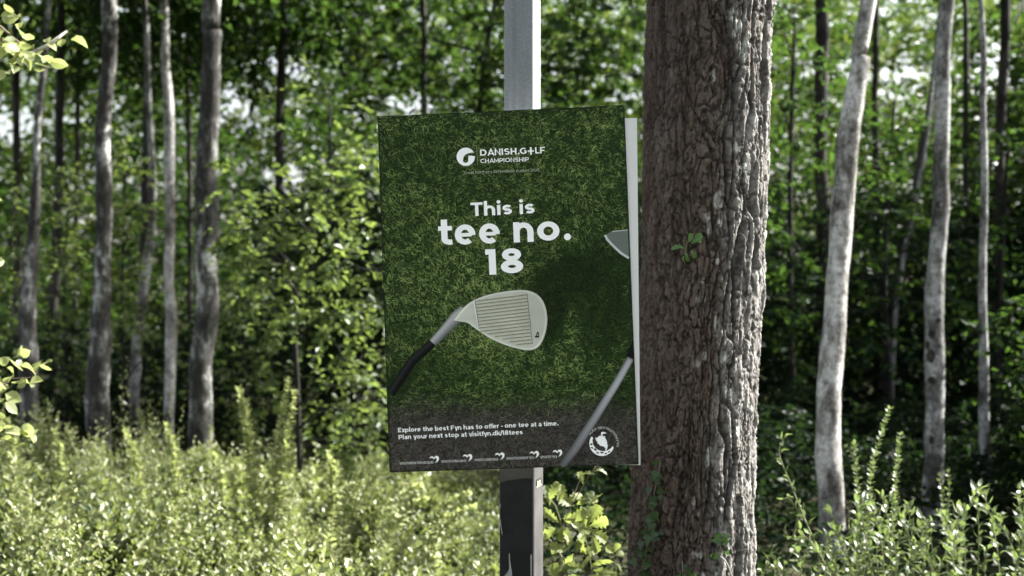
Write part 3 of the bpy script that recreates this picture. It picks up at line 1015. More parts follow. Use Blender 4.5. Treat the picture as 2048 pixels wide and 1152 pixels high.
    for r in rings:
        pp = ce + (hd - ce) * r; vs_.append(pp)
        base_c = {1.0: .36, .965: .74, .93: .53, .5: .52, 0: .60}[r]
        lum = base_c * (1.0 - .18 * sstep(900, 1095, pp[:, 0]) + .12 * sstep(640, 700, pp[:, 1])) * (.94 + .12 * vnoise(pp[:, 0] / 7, pp[:, 1] / 7, 3))
        cs_.append(np.stack([lum * 1.03, lum * 1.04, lum * .88], 1))
    q = [[j * n_ + i, j * n_ + (i + 1) % n_, (j + 1) * n_ + (i + 1) % n_, (j + 1) * n_ + i] for j in range(len(rings) - 1) for i in range(n_)]
    put('printed_club_head', [hosel, (np.concatenate(vs_), np.array(q), None, np.concatenate(cs_))], cl, Z0 + .0002)
    dkl = print_mat('ink_groove', (.15, .15, .11)); yel = print_mat('ink_groove_tint', (.42, .42, .22))
    gro, tin = [], []
    for i in range(15):
        f = i / 14
        x0, y0 = 614 + 22 * f, 130 + 148 * f
        if i > 9: x0, y0 = 636 + (i - 9) * 42, 232 + (i - 9) * 26 + 6
        x1, y1 = 905 + 27 * f, 84 + 278 * f
        if i > 9: y0 = 232 + (i - 9) * 26.5
        y0 = y1 + (x1 - x0) * (.125 - .02 * f)
        a, b_ = np.array(zk(x0, y0)), np.array(zk(x1, y1))
        for lst, w_, o_ in ((gro, 1.15, 0), (tin, .8, 1.25)):
            up = np.array([0, w_ / 2]); of = np.array([0, o_])
            lst.append((np.array([a - up + of, b_ - up + of, b_ + up + of, a + up + of]), np.array([[0, 1, 2, 3]]), None))
    for g_ in gro: put('printed_groove', [g_], dkl, Z0 + .0013)
    tag(put('groove_tint', tin, yel, Z0 + .0011), kind='stuff')
    def thin(p, w_): p = np.array([zk(*x) for x in p]); v, q = ribbon(p, False, w_); return (v, q, None)
    put('printed_face_line', [thin([(606, 118), (628, 272)], 1.3)], dkl, Z0 + .0019)
    put('printed_face_line', [thin([(905, 78), (936, 368)], 1.0)], dkl, Z0 + .0019)
    put('printed_face_line', [thin([(597, 120), (612, 200), (626, 276)], 2.2)], print_mat('ink_bright', (.75, .75, .70)), Z0 + .0017)
    sh, adv = text2d('P', .24)
    put('printed_letter', [(np.stack(zk(951 + (v2[:, 1]) * 24, 331 - (1 - v2[:, 0] / adv) * 0 - v2[:, 0] / adv * 30), 1), q, t) for v2, q, t in sh], print_mat('ink_black', (.02, .02, .02)), Z0 + .0018)
    # second club: shaft across the lower corner, toe of a head at the edge
    sft = [(1261.5, 716), (1232, 768), (1190, 835), (1150, 897), (1124, 934)]
    lum = np.array([.40, .42, .30, .20, .12])
    g3 = lambda k_: np.stack([lum * k_, lum * k_ * 1.02, lum * k_ * 1.03], 1)
    s2 = strip(sft, [7.0, 7.6, 8.4, 9.4, 10.5], [(-1, g3(.35)), (-.6, g3(.8)), (-.1, g3(1.0)), (.5, g3(.7)), (1, g3(.22))])
    s2[0][:, 1] = np.minimum(s2[0][:, 1], 934.0 - (s2[0][:, 0] - 1110) * .03)
    put('printed_shaft', [s2], cl, Z0 + .0003)
    put('printed_grip', [poly([(1252.5, 712), (1259, 693), (1266.2, 681), (1267.8, 720), (1264.5, 722)])], print_mat('ink_black_grip', (.006, .007, .006)), Z0 + .0003)
    z1 = lambda x, y: (740 + x / 3.114, 190 + y / 3.114)
    put('printed_club_head', [poly([z1(*p) for p in ((1466, 872), (1500, 852), (1560, 846), (1606, 842), (1614, 1020), (1560, 985), (1500, 925))])], print_mat('ink_toe_face', (.13, .155, .135)), Z0 + .0002)
    put('printed_club_edge', [(lambda r: (r[0], r[1], None))(ribbon([z1(*p) for p in ((1464, 872), (1478, 900), (1510, 935), (1560, 982), (1612, 1016))], False, 4.6)), (lambda r: (r[0], r[1], None))(ribbon([z1(*p) for p in ((1508, 850), (1560, 845), (1605, 841))], False, 1.6))], print_mat('ink_toe_edge', (.52, .54, .52)), Z0 + .0006)


build_sign()


# ------------------------------------------------------------------ woodland trees
def crown_proto(i, n_sp, leaf):
    """a crown of clumps about 1 m in radius (shared by several trees)"""
    c = unit(RNG.normal(size=(26, 3))) * RNG.uniform(.25, 1.0, (26, 1)) ** .6
    c[:, 2] *= 1.15
    o = c[RNG.integers(0, 26, n_sp)] + RNG.normal(scale=.17, size=(n_sp, 3))
    dr = unit(o * [1, 1, .2] + RNG.normal(scale=.4, size=o.shape) * [1, 1, .4])
    me = leaf_mesh('crown', [sprays(o, dr, 10, .22, leaf)], T_diamond())
    return me


CROWNS = [crown_proto(i, 900, .052) for i in range(4)]
for c in CROWNS:
    c.materials.append(M['leaf_mid'])


def tree(pts, d, label, mat='bark_pale', crown_r=2.1, crown_z=7.5, top=9.5, wob=.10, lean_top=None, low=None, dd=None):
    """pts: (px, py, width px) from the top of the frame down; d distance"""
    pts = sorted(pts, key=lambda p: p[1])
    w3 = [P(x, y, d if dd is None else d + dd * (y - 576) / 576) for x, y, w in pts]
    rad = [w / 2 / FPX * d for x, y, w in pts]
    w3, rad = w3[::-1], rad[::-1]                 # bottom first
    b = w3[0].copy()
    if b[2] > 0:
        slope = (w3[0] - w3[1]) / max(.2, np.linalg.norm(w3[0] - w3[1]))
        b = w3[0] + slope * (b[2] + .05) * .8; b[2] = -.08
        w3 = [b] + w3; rad = [rad[0] * 1.22] + rad
    base = np.array([w3[0][0], w3[0][1], 0.0])
    dirn = (w3[-1] - w3[-2]); dirn /= np.linalg.norm(dirn)
    hh = top - w3[-1][2]
    e = w3[-1] + dirn * hh * .5; e[0] += RNG.normal(scale=.12)
    e2 = e + np.array([dirn[0] * hh * .35, 0, hh * .5])
    w3 += [e, e2]; rad += [rad[-1] * .72, rad[-1] * .30]
    path = spline(np.column_stack([np.array(w3), rad]), 64)
    path[:, 0] += (fbm(path[:, 2] * 1.4, np.full(64, d * 3.1), 5, 2) - .5) * rad[0] * .7
    rt = root('tree', base, label, 'tree')
    v, q, t = tube(path[:, :3], np.maximum(path[:, 3], .006), 16, wob, int(d * 31 + pts[0][0]))
    part('trunk', rt, v, M[mat], q, t, smooth=True)
    if d < 14 and mat != 'bark_dark' and pts[0][0] < 1500:
        for j in range(3):
            i0 = int(RNG.integers(8, 40)); a = RNG.uniform(0, 6.28); L = RNG.uniform(.05, .22)
            p0 = path[i0, :3]; dv = np.array([math.cos(a), math.sin(a) * .6, RNG.uniform(.1, .7)])
            v, q, t = tube(np.array([p0, p0 + dv * (path[i0, 3] + L * .5), p0 + dv * (path[i0, 3] + L) + [0, 0, .03]]), [.009, .005, .002], 6)
            part('dead_twig', rt, v, M[mat], q, t, smooth=True)
    if crown_r:
        cpos = path[-12, :3].copy(); cpos[2] = crown_z
        # limbs from the stem into the crown
        for j in range(5):
            a = RNG.uniform(0, 6.28); hi_ = np.nonzero(path[:, 2] > max(4.6, 1.9 + .21 * d))[0]; i0 = int(RNG.integers(hi_[0], 61))
            p0 = path[i0, :3]; L = crown_r * RNG.uniform(.5, .9)
            p1 = p0 + np.array([math.cos(a) * L, math.sin(a) * L, L * RNG.uniform(.3, .8)])
            v, q, t = tube(spline([p0, (p0 + p1) / 2 + [0, 0, -.12], p1], 7), np.linspace(max(.012, path[i0, 3] * .5), .006, 7), 6)
            part('limb', rt, v, M[mat], q, t, smooth=True)
        o = link('crown', CROWNS[RNG.integers(0, 4)], None, rt)
        o.location = cpos - base
        o.rotation_euler = (0, 0, RNG.uniform(0, 6.28))
        o.scale = (crown_r, crown_r, crown_r * 1.25)
    return rt


TREES = [
    # pale trunks on the near edge, left group
    ([(96, 0, 12), (84, 160, 14), (76, 300, 15), (72, 420, 21), (66, 540, 28), (58, 700, 36), (60, 850, 38), (64, 940, 40)], 12.0, 'crooked grey brown trunk furthest to the left of the picture', 'bark_mottle'),
    ([(215, 0, 32), (213, 110, 30), (209, 260, 31), (208, 400, 33), (209, 520, 31), (203, 610, 38), (198, 700, 43), (195, 800, 47), (196, 940, 52)], 11.8, 'grey mottled trunk with a pale vertical seam near its foot, second from the left', 'bark_mottle'),
    ([(288, 0, 13), (296, 180, 13), (305, 330, 14), (301, 460, 16), (290, 550, 22), (276, 650, 20), (270, 740, 23), (267, 840, 21), (268, 940, 24)], 13.4, 'slim bent trunk bowing right between the mottled trunk and the thin white one', 'bark_pale'),
    ([(328, 0, 16), (333, 130, 19), (338, 260, 22), (340, 400, 20), (340, 560, 20), (345, 650, 23), (342, 760, 22), (335, 880, 22), (335, 950, 25)], 12.4, 'thin straight whitish trunk just left of the thick dark one', 'bark_white'),
    ([(425, 0, 36), (427, 70, 36), (420, 200, 40), (413, 300, 44), (414, 420, 48), (412, 520, 46), (408, 620, 46), (403, 720, 46), (404, 830, 48), (400, 950, 52)], 11.4, 'thick trunk left of the sign, dark with broken white patches', 'bark_mottle'),
    # right of the big tree
    ([(1737, 0, 31), (1724, 125, 38), (1703, 250, 44), (1687, 400, 46), (1676, 560, 44), (1662, 720, 51), (1654, 870, 51), (1660, 1040, 52), (1668, 1130, 50)], 8.5, 'leaning white trunk nearest the big furrowed tree, brightly lit on one side', 'bark_white', 1.6, 7.8, 9.5),
    ([(1893, 0, 30), (1890, 200, 30), (1882, 400, 33), (1871, 560, 37), (1867, 700, 39), (1866, 850, 39), (1862, 1000, 39), (1862, 1100, 40)], 9.4, 'pale grey trunk dotted with dark knots, middle of three at the right', 'bark_pale', 1.6, 8.2, 9.5),
    ([(1964, 0, 11), (1965, 200, 13), (1966, 400, 14), (1965, 576, 16), (1968, 800, 22), (1976, 1000, 25), (1980, 1100, 26)], 10.0, 'slender grey trunk furthest right of the three pale ones', 'bark_pale', 1.5, 8.4, 9.5),
    # darker trunks deeper in the wood
    ([(122, 0, 15), (119, 250, 17), (111, 500, 20), (106, 760, 23), (104, 900, 25)], 17.0, 'dark straight trunk between the crooked trunk and the mottled one', 'bark_dark'),
    ([(158, 0, 10), (155, 250, 11), (150, 500, 12), (147, 780, 14), (146, 880, 15)], 19.0, 'very thin dark trunk close to the left of the mottled one', 'bark_dark'),
    ([(297, 0, 15), (293, 300, 18), (286, 560, 17), (262, 800, 18), (255, 900, 19)], 16.2, 'dark trunk behind the bent slim one', 'bark_dark'),
    ([(30, 0, 16), (34, 260, 15), (36, 500, 16), (32, 900, 18)], 17.5, 'dark trunk deep in the wood at the far left edge', 'bark_dark'),
    ([(375, 0, 9), (378, 300, 10), (380, 600, 11), (378, 880, 12)], 18.5, 'thin dark trunk in the gap between the whitish and the thick trunk', 'bark_dark'),
    ([(568, 0, 16), (560, 250, 18), (556, 480, 19), (560, 700, 21), (562, 900, 23)], 17.0, 'dark upright trunk half lost in leaves left of the sunlit sapling', 'bark_dark'),
    ([(1640, 0, 26), (1642, 200, 27), (1646, 420, 26), (1648, 640, 28), (1648, 880, 30)], 14.6, 'dim brown trunk behind the leaning white one, near the big tree', 'bark_dark'),
    ([(1880, 40, 12), (1866, 150, 14), (1843, 300, 18), (1825, 410, 18), (1806, 510, 21), (1790, 610, 21), (1770, 760, 22), (1755, 900, 24)], 14.2, 'dark leaning trunk slanting between the white and the knotted trunk', 'bark_dark'),
    ([(1862, 200, 6), (1834, 380, 8), (1812, 480, 9), (1800, 560, 9), (1786, 700, 10), (1780, 900, 11)], 13.6, 'thin grey sapling stem slanting alongside the dark leaning trunk', 'bark_pale', 0),
    ([(1930, 0, 10), (1931, 240, 11), (1933, 480, 12), (1934, 880, 14)], 16.0, 'narrow dark trunk between the knotted trunk and the slender grey one', 'bark_dark'),
    ([(2012, 0, 20), (2004, 200, 20), (1999, 400, 19), (1996, 700, 20), (1994, 900, 22)], 15.0, 'dark trunk at the right edge beyond the slender grey one', 'bark_dark'),
    ([(2075, 560, 8), (2056, 680, 9), (2038, 780, 10), (2028, 850, 11), (2010, 960, 12)], 12.5, 'thin inclined stem low at the right edge', 'bark_pale', 0),
    ([(1752, 0, 12), (1750, 250, 13), (1754, 500, 14), (1752, 880, 16)], 17.2, 'straight dark trunk just right of the leaning white one', 'bark_dark'),
    ([(846, 0, 12), (850, 120, 13), (848, 400, 14), (850, 900, 16)], 16.5, 'dark trunk showing above the upper left corner of the sign', 'bark_dark'),
]
knots = {}
for row in TREES:
    pts, d, lab, mat = row[:4]
    ex = row[4:]
    r_ = tree(pts, d, lab, mat, *ex) if len(ex) else (tree(pts, d, lab, mat, 1.0, 6.9) if mat == 'bark_dark' and pts[0][0] > 1500 else tree(pts, d, lab, mat))
    knots[lab.split()[0] + str(d)] = (r_, pts, d)


# dark knots on the pale trunk
def knot(rt, px, py, rx, ry, d, rtrunk):
    o = P(px, py, d)
    a = np.linspace(0, 2 * np.pi, 13)[:-1]
    s = d / FPX
    ring = lambda k, y: np.stack([o[0] + np.cos(a) * rx * s * k, np.full(12, o[1] - y), o[2] + np.sin(a) * ry * s * k], 1)
    v = np.vstack([ring(1.25, rtrunk - .012), ring(1.0, rtrunk + .010), ring(.55, rtrunk + .002)])
    k = np.arange(12); q = np.concatenate([np.stack([b + k, b + (k + 1) % 12, b + 12 + (k + 1) % 12, b + 12 + k], 1) for b in (0, 12)])
    v = np.vstack([v, v[24:36].mean(0)]); t = np.stack([24 + k, 24 + (k + 1) % 12, np.full(12, 36)], 1)
    part('knot', rt, v, M['bark_dark'], q, t, smooth=True)


kr = [r for r in knots.values() if r[2] == 9.4][0][0]
for px, py, rx, ry in ((1876, 411, 6, 7), (1858, 666, 5, 7), (1857, 711, 7, 11), (1859, 759, 6, 6), (1858, 878, 4, 7), (1872, 640, 4, 3), (1850, 690, 3, 8)):
    knot(kr, px, py, rx, ry, 9.4, .062 if py > 500 else .05)

# ------------------------------------------------------------------ foliage masses of the wood
GAPS = [(25, 240, 62, 60), (150, 232, 46, 30), (190, 150, 26, 26), (445, 212, 46, 48), (555, 118, 66, 36), (575, 345, 62, 44), (640, 148, 26, 22), (825, 200, 66, 36), (850, 20, 34, 34),
        (520, 258, 30, 28), (1008, 150, 26, 40), (1240, 195, 26, 28), (1110, 130, 26, 22), (1762, 140, 26, 70), (1825, 150, 36, 56), (1935, 140, 40, 50), (1985, 110, 44, 90), (2035, 140, 30, 40), (1690, 140, 20, 40), (1800, 20, 30, 30), (2000, 60, 30, 30),
        (505, 190, 26, 30), (1215, 20, 30, 20), (300, 20, 22, 30), (470, 10, 40, 22), (1600, 60, 12, 40)]


def gap(px, py, grow=1.0):
    g = np.zeros(px.shape)
    for cx, cyy, rx, ry in GAPS:
        g = np.maximum(g, 1 - np.hypot((px - cx) / (rx * grow), (py - cyy) / (ry * grow)))
    return g


def topx(p):
    return 1024 + p[:, 0] / p[:, 1] * FPX, 576 - (p[:, 2] - CAMZ) / p[:, 1] * FPX


def woodland(name, label, n, x0, x1, y0, y1, z0, z1, leaf, mat, thr, seed, gapg=1.0, k=9, length=.45, clump=1.3, extra=None):
    o = np.stack([RNG.uniform(x0, x1, n), RNG.uniform(y0, y1, n), RNG.uniform(z0, z1, n)], 1)
    dens = fbm(o[:, 0] / clump + 90, o[:, 2] / clump + o[:, 1] * .37 + 90, seed, 3)
    px, py = topx(o)
    keep = dens > thr(px, py, o)
    if gapg:
        keep &= gap(px, py, gapg) < .02
    o = o[keep]
    dr = unit(rand_dirs(len(o), .35) + [0, -.2, -.1])
    lp = [sprays(o, dr, k, length, leaf)]
    ob = link(name, leaf_mesh(name, lp, T_diamond()), M[mat])
    tag(ob, label, 'foliage', kind='stuff')
    return ob


# far edge of the wood, its leaves in full sun, with sky showing through above eye level
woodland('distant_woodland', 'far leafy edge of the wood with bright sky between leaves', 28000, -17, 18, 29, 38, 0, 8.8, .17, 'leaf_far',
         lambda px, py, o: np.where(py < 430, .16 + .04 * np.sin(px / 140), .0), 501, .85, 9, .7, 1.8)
# middle depth
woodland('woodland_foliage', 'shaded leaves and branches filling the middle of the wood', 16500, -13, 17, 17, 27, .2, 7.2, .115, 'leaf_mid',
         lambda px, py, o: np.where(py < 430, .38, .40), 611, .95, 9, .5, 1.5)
# unseen thicket added on the sunward side to shade the right of the wood
woodland('shade_thicket', 'unseen thicket added to shade the wood from the sun', 4800, 5.6, 12, 12.6, 19, .1, 5.0, .15, 'leaf_mid',
         lambda px, py, o: np.full(px.shape, .30), 711, 0, 10, .5, 1.2)
# dark low understorey behind the lit plants
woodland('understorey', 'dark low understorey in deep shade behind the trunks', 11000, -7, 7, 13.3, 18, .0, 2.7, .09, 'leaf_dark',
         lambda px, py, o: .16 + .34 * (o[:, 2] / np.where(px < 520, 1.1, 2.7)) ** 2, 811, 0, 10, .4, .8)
woodland('shade_toned_scrub', 'low scrub with shade put into its dark leaf colour around the feet of the three pale trunks', 6600, .1, 5.2, 7.4, 12.4, .0, 1.0, .065, 'leaf_dark',  # near-black leaf tone stands in for shade where sun reaches the scrub
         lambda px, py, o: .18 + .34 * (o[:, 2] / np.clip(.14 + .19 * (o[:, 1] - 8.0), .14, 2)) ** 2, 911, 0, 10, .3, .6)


woodland('shade_bush', 'unseen low bush added to shade the ground by the right trunks', 2200, 3.5, 5.6, 7.8, 10.4, .0, 1.7, .08, 'leaf_mid',  # out-of-view bush, added only to keep sun off the ground here
         lambda px, py, o: .22 + .3 * (o[:, 2] / 1.7) ** 2, 931, 0, 10, .3, .6)


# ------------------------------------------------------------------ leafy trees and saplings of their own
def leafy(name, label, cat, stem_pts, d, clusters, leaf, mat, k=9, length=.34, rad=.03, spread=.16, objs=None, T=None, bark='bark_black'):
    """stem_pts px path (bottom first); clusters: (px, py, dist, radius px, number of twigs)"""
    base = P(*stem_pts[0][:2], d); base[2] = 0
    rt = root(name, base, label, cat)
    sp = [base] + [P(x, y, d) for x, y in stem_pts]
    path = spline(np.array(sp), 24)
    v, q, t = tube(path, np.linspace(rad, rad * .3, 24), 8, .05, 3)
    part('trunk' if cat == 'tree' else 'stem', rt, v, M[bark], q, t, smooth=True)
    lp = []; mb = MB()
    for px, py, dist, r, n in clusters:
        c = P(px, py, dist); R = r / FPX * dist
        i0 = np.argmin(np.linalg.norm(path - (c - [0, 0, R]), axis=1))
        bv, bq, bt = tube(spline([path[i0], (path[i0] + c) / 2 + [0, 0, .08], c], 7), np.linspace(.011, .004, 7), 5)
        part('branch', rt, bv, M[bark], bq, bt, smooth=True)
        o = c + RNG.normal(scale=R * .55, size=(n, 3)) * [1, .9, .8]
        dr = unit((o - c) * 1.4 / R + rand_dirs(n, .4) * .8 + [.1, -.25, -.05])
        lp.append(sprays(o, dr, k, length, leaf))
        for j in range(0, n, 3):
            mb.add(*tube(np.array([c, (c + o[j]) / 2 + [0, 0, .02], o[j] + dr[j] * length * .6]), [.004, .003, .0015], 4))
    v, q, t = mb.get()
    tag(part('twigs', rt, v, M[bark], q, t), kind='stuff')
    if objs:
        for pos, ax, nr, sz in zip(*[np.concatenate([p_[i] for p_ in lp]) for i in range(4)]):
            put_leaf(rt, base, objs, pos, ax, nr, sz)
        return rt
    link('crown' if cat == 'tree' else 'leaves', leaf_mesh('crown', lp, T or T_hex(.62, .1), off=base), M[mat], rt)
    return rt


leafy('tree', 'young tree with layered sunlit sprays of leaves left of the sign', 'tree', [(600, 1010), (596, 800), (592, 600), (640, 420), (660, 300)], 10.4,
      [(520, 440, 10.2, 50, 16), (560, 520, 10.0, 50, 16), (640, 460, 10.0, 60, 22), (700, 500, 9.8, 55, 22), (735, 540, 9.7, 45, 16), (600, 600, 10.2, 45, 12), (660, 620, 9.9, 40, 14), (715, 640, 9.8, 40, 12),
       (670, 380, 10.2, 60, 18), (720, 330, 10.2, 45, 14), (690, 300, 10.4, 40, 10), (470, 380, 10.6, 40, 10), (540, 560, 10.4, 40, 10), (480, 470, 10.5, 30, 7), (690, 820, 10.3, 50, 10), (740, 780, 10.2, 40, 8), (660, 180, 10.6, 45, 8)],
      .068, 'leaf_sunny', 9, .30, .026)
leafy('tree', 'leafy tree behind the post, its green boughs hanging above the sign', 'tree', [(930, 1080), (940, 800), (950, 500), (960, 200), (1000, -60)], 15.4,
      [(700, 60, 17.8, 70, 16), (780, 100, 17.6, 70, 18), (860, 60, 17.6, 60, 14), (900, 150, 14.8, 60, 14), (960, 60, 14.7, 70, 18), (1130, 60, 14.6, 70, 20), (1210, 90, 14.6, 70, 20), (1180, 150, 14.6, 50, 16), (1250, 40, 14.7, 60, 16),
       (980, 170, 15.0, 40, 10), (1120, 180, 14.8, 45, 14), (720, 160, 17.6, 60, 14), (760, 240, 17.6, 40, 10), (640, 60, 18.0, 60, 12), (1160, -40, 14.8, 90, 18), (950, -60, 14.8, 90, 18), (780, -50, 17.6, 90, 18), (1260, 150, 14.7, 40, 12)],
      .11, 'leaf_mid', 9, .46, .07)
leafy('tree', 'leafy young tree filling the gap between the big tree and the white trunk', 'tree', [(1590, 1020), (1586, 800), (1580, 500), (1584, 200), (1590, 20)], 12.2,
      [(1560, 60, 12, 45, 9), (1600, 130, 12, 45, 9), (1560, 220, 12, 45, 9), (1580, 330, 11.8, 50, 10), (1555, 420, 12, 45, 9), (1600, 500, 12, 45, 9), (1560, 600, 11.9, 50, 9), (1610, 620, 12, 40, 7), (1580, 720, 12, 45, 7), (1560, 820, 12, 40, 7)],
      .085, 'leaf_mid', 9, .34, .04)
leafy('tree', 'leafy young tree between the white and the knotted trunk, dim green', 'tree', [(1790, 1000), (1780, 800), (1770, 600), (1775, 380), (1790, 200)], 13.0,
      [(1760, 300, 12.8, 55, 10), (1800, 260, 12.8, 50, 8), (1750, 420, 12.8, 60, 12), (1800, 400, 13, 55, 9), (1740, 560, 12.8, 60, 10), (1800, 600, 12.8, 60, 10), (1760, 680, 12.8, 55, 10), (1720, 330, 13, 40, 7)],
      .085, 'leaf_mid', 9, .34, .04)
leafy('tree', 'leafy young tree behind the slender grey trunk at the right edge', 'tree', [(2000, 1000), (1996, 800), (2000, 600), (2010, 400), (2015, 300)], 12.6,
      [(1940, 330, 12.4, 45, 8), (2020, 300, 12.4, 50, 8), (1930, 450, 12.4, 50, 9), (2010, 430, 12.4, 50, 9), (1930, 580, 12.4, 50, 9), (2020, 560, 12.4, 55, 9), (2020, 660, 12.4, 45, 8), (1930, 700, 12.4, 45, 8)],
      .080, 'leaf_mid', 9, .32, .035)
tw = P(92, 96, 6.0)
o_ = link('twig', mesh_np('twig', *tube(np.array([P(60, 108, 6.0), P(95, 92, 6.0), P(134, 62, 6.0)]) - tw, [.009, .010, .004], 7), smooth=True), M['twig_pale'], loc=tw)
tag(o_, 'broken pale twig poking out of the leaves in the upper left corner', 'twig')
tw = P(2040, 20, 8.0)
o_ = link('twig', mesh_np('twig', *tube(np.array([P(2085, -60, 8.0), P(2052, -4, 8.0), P(2030, 44, 8.0)]) - tw, [.016, .013, .006], 7), smooth=True), M['twig_pale'], loc=tw)
tag(o_, 'pale bare twig hanging in at the upper right corner', 'twig')


# ------------------------------------------------------------------ sunlit undergrowth along the verge
def undergrowth():
    cen = []
    for _ in range(6000):
        if len(cen) >= 112: break
        d = RNG.uniform(6.1, 11.4); px = RNG.uniform(-420, 985)
        if px > 985 - 40 * (d - 8): continue
        c = np.array([(px - 1024) / FPX * d, d])
        if all(np.hypot(*(c - e[:2])) > .42 for e in cen): cen.append(np.array([*c, px]))
    P_, A_, N_, S_, T_ = [], [], [], [], []

    def shoots(x, d, n, ln, tilt, spread, leafk, ton, k):
        az = RNG.uniform(0, 6.28, n)
        dr = np.stack([np.cos(az) * np.sin(tilt), np.sin(az) * np.sin(tilt), np.cos(tilt)], 1)
        t = .10 + .90 * (np.arange(k) + .4)[None] / k + RNG.normal(scale=.015, size=(n, k))
        pos = np.array([x, d, 0]) + RNG.normal(scale=spread, size=(n, 1, 3)) * [1, 1, 0] + dr[:, None] * (t * ln[:, None])[..., None]
        pos[..., 2] -= .16 * (t ** 2) * (np.sin(tilt) * ln)[:, None] * 2
        a2 = RNG.uniform(0, 6.28, (n, 1)) + np.arange(k)[None] * 2.4
        ax = np.stack([np.cos(a2), np.sin(a2), RNG.uniform(.1, .9, (n, k))], -1) + dr[:, None] * .5
        pos += unit(ax) * (RNG.uniform(.0, .03, (n, k)) * (1.2 - t))[..., None]
        N_.append((np.array([0, 0, .7]) + RNG.normal(scale=.6, size=(n, k, 3))).reshape(-1, 3))
        P_.append(pos.reshape(-1, 3)); A_.append(unit(ax.reshape(-1, 3)))
        S_.append((leafk * RNG.uniform(.030, .052, (n, k)) * (1.25 - .6 * t)).ravel())
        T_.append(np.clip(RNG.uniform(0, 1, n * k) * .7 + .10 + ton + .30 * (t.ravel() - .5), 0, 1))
    for x, d, px in cen:
        prof = np.interp(px, [-420, 0, 150, 320, 430, 520, 620, 760, 880, 1010], [880, 875, 880, 860, 925, 905, 935, 945, 985, 1045])
        H = (CAMZ - (prof - 576) / FPX * 9.2) * RNG.uniform(.62, 1.12)
        n = RNG.integers(28, 52); leafk = RNG.choice([.75, .95, 1.2, 1.5]); ton = RNG.uniform(-.25, .20)
        shoots(x, d, n, H * RNG.uniform(.7, 1.08, n), np.abs(RNG.normal(scale=.52, size=n)), .05, leafk, ton, 17)
        if RNG.uniform() < .5:
            m = int(RNG.integers(1, 4))
            shoots(x + RNG.normal(scale=.08), d, m, H * RNG.uniform(1.2, 1.6, m), np.abs(RNG.normal(scale=.13, size=m)), .04, leafk * .9, ton + .12, 26)
    # dark low cover between the bushes
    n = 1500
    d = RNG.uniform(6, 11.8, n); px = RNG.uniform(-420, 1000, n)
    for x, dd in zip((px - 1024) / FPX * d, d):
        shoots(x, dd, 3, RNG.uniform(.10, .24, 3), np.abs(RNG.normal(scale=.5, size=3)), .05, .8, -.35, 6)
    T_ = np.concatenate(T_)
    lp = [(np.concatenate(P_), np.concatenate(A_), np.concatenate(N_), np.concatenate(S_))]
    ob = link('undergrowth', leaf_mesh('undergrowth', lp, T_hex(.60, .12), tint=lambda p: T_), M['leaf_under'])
    tag(ob, 'sunlit yellow green undergrowth covering the verge', 'undergrowth', kind='stuff')


undergrowth()

# ------------------------------------------------------------------ single plants with their own leaves
OVAL = [mesh_np('leaf', *T_oval(.52, .10, 4, .10)), mesh_np('leaf', *T_oval(.60, .16, 4, .22)), mesh_np('leaf', *T_oval(.46, .06, 4, -.10))]
ROUND = [mesh_np('leaf', *T_oval(.82, .12, 4, .12)), mesh_np('leaf', *T_oval(.74, .08, 4, -.06))]
OAK = [mesh_np('leaf', *T_oak(.62, .14)[:2]), mesh_np('leaf', *T_oak(.54, .30)[:2]), mesh_np('leaf', *T_oak(.68, -.12)[:2])]
IVY = [mesh_np('leaf', np.array([[0, 0, 0], [.28, -.10, .03], [.48, .22, .05], [.24, .42, .03], [0, .95, -.04], [-.24, .42, .03], [-.48, .22, .05], [-.28, -.10, .03], [0, .35, 0]]),
               None, np.array([[8, 0, 1], [8, 1, 2], [8, 2, 3], [8, 3, 4], [8, 4, 5], [8, 5, 6], [8, 6, 7], [8, 7, 0]]))]
for lst, mt in ((OVAL, 'leaf_shrub'), (ROUND, 'leaf_shrub'), (OAK, 'leaf_oak'), (IVY, 'leaf_ivy')):
    for me in lst: me.materials.append(M[mt])
ROUNDY = [m.copy() for m in ROUND]
for m in ROUNDY:
    m.materials.clear(); m.materials.append(M['leaf_under'].copy())
UNDER_OBJ = leaf_mat('leaf_spire', (.13, .155, .055), (.36, .38, .19), (.40, .46, .15), .45, True, .5)
for m in ROUNDY: m.materials.clear(); m.materials.append(UNDER_OBJ)


def put_leaf(rt, base, meshes, pos, ax, nr, size):
    R = frames(np.asarray(ax, float)[None], np.asarray(nr, float)[None])[0]
    o = bpy.data.objects.new('leaf', meshes[RNG.integers(0, len(meshes))])
    COL.objects.link(o)
    o.parent = rt
    m = Matrix([[*(R[i] * size), pos[i] - base[i]] for i in range(3)] + [[0, 0, 0, 1]])
    o.matrix_local = m


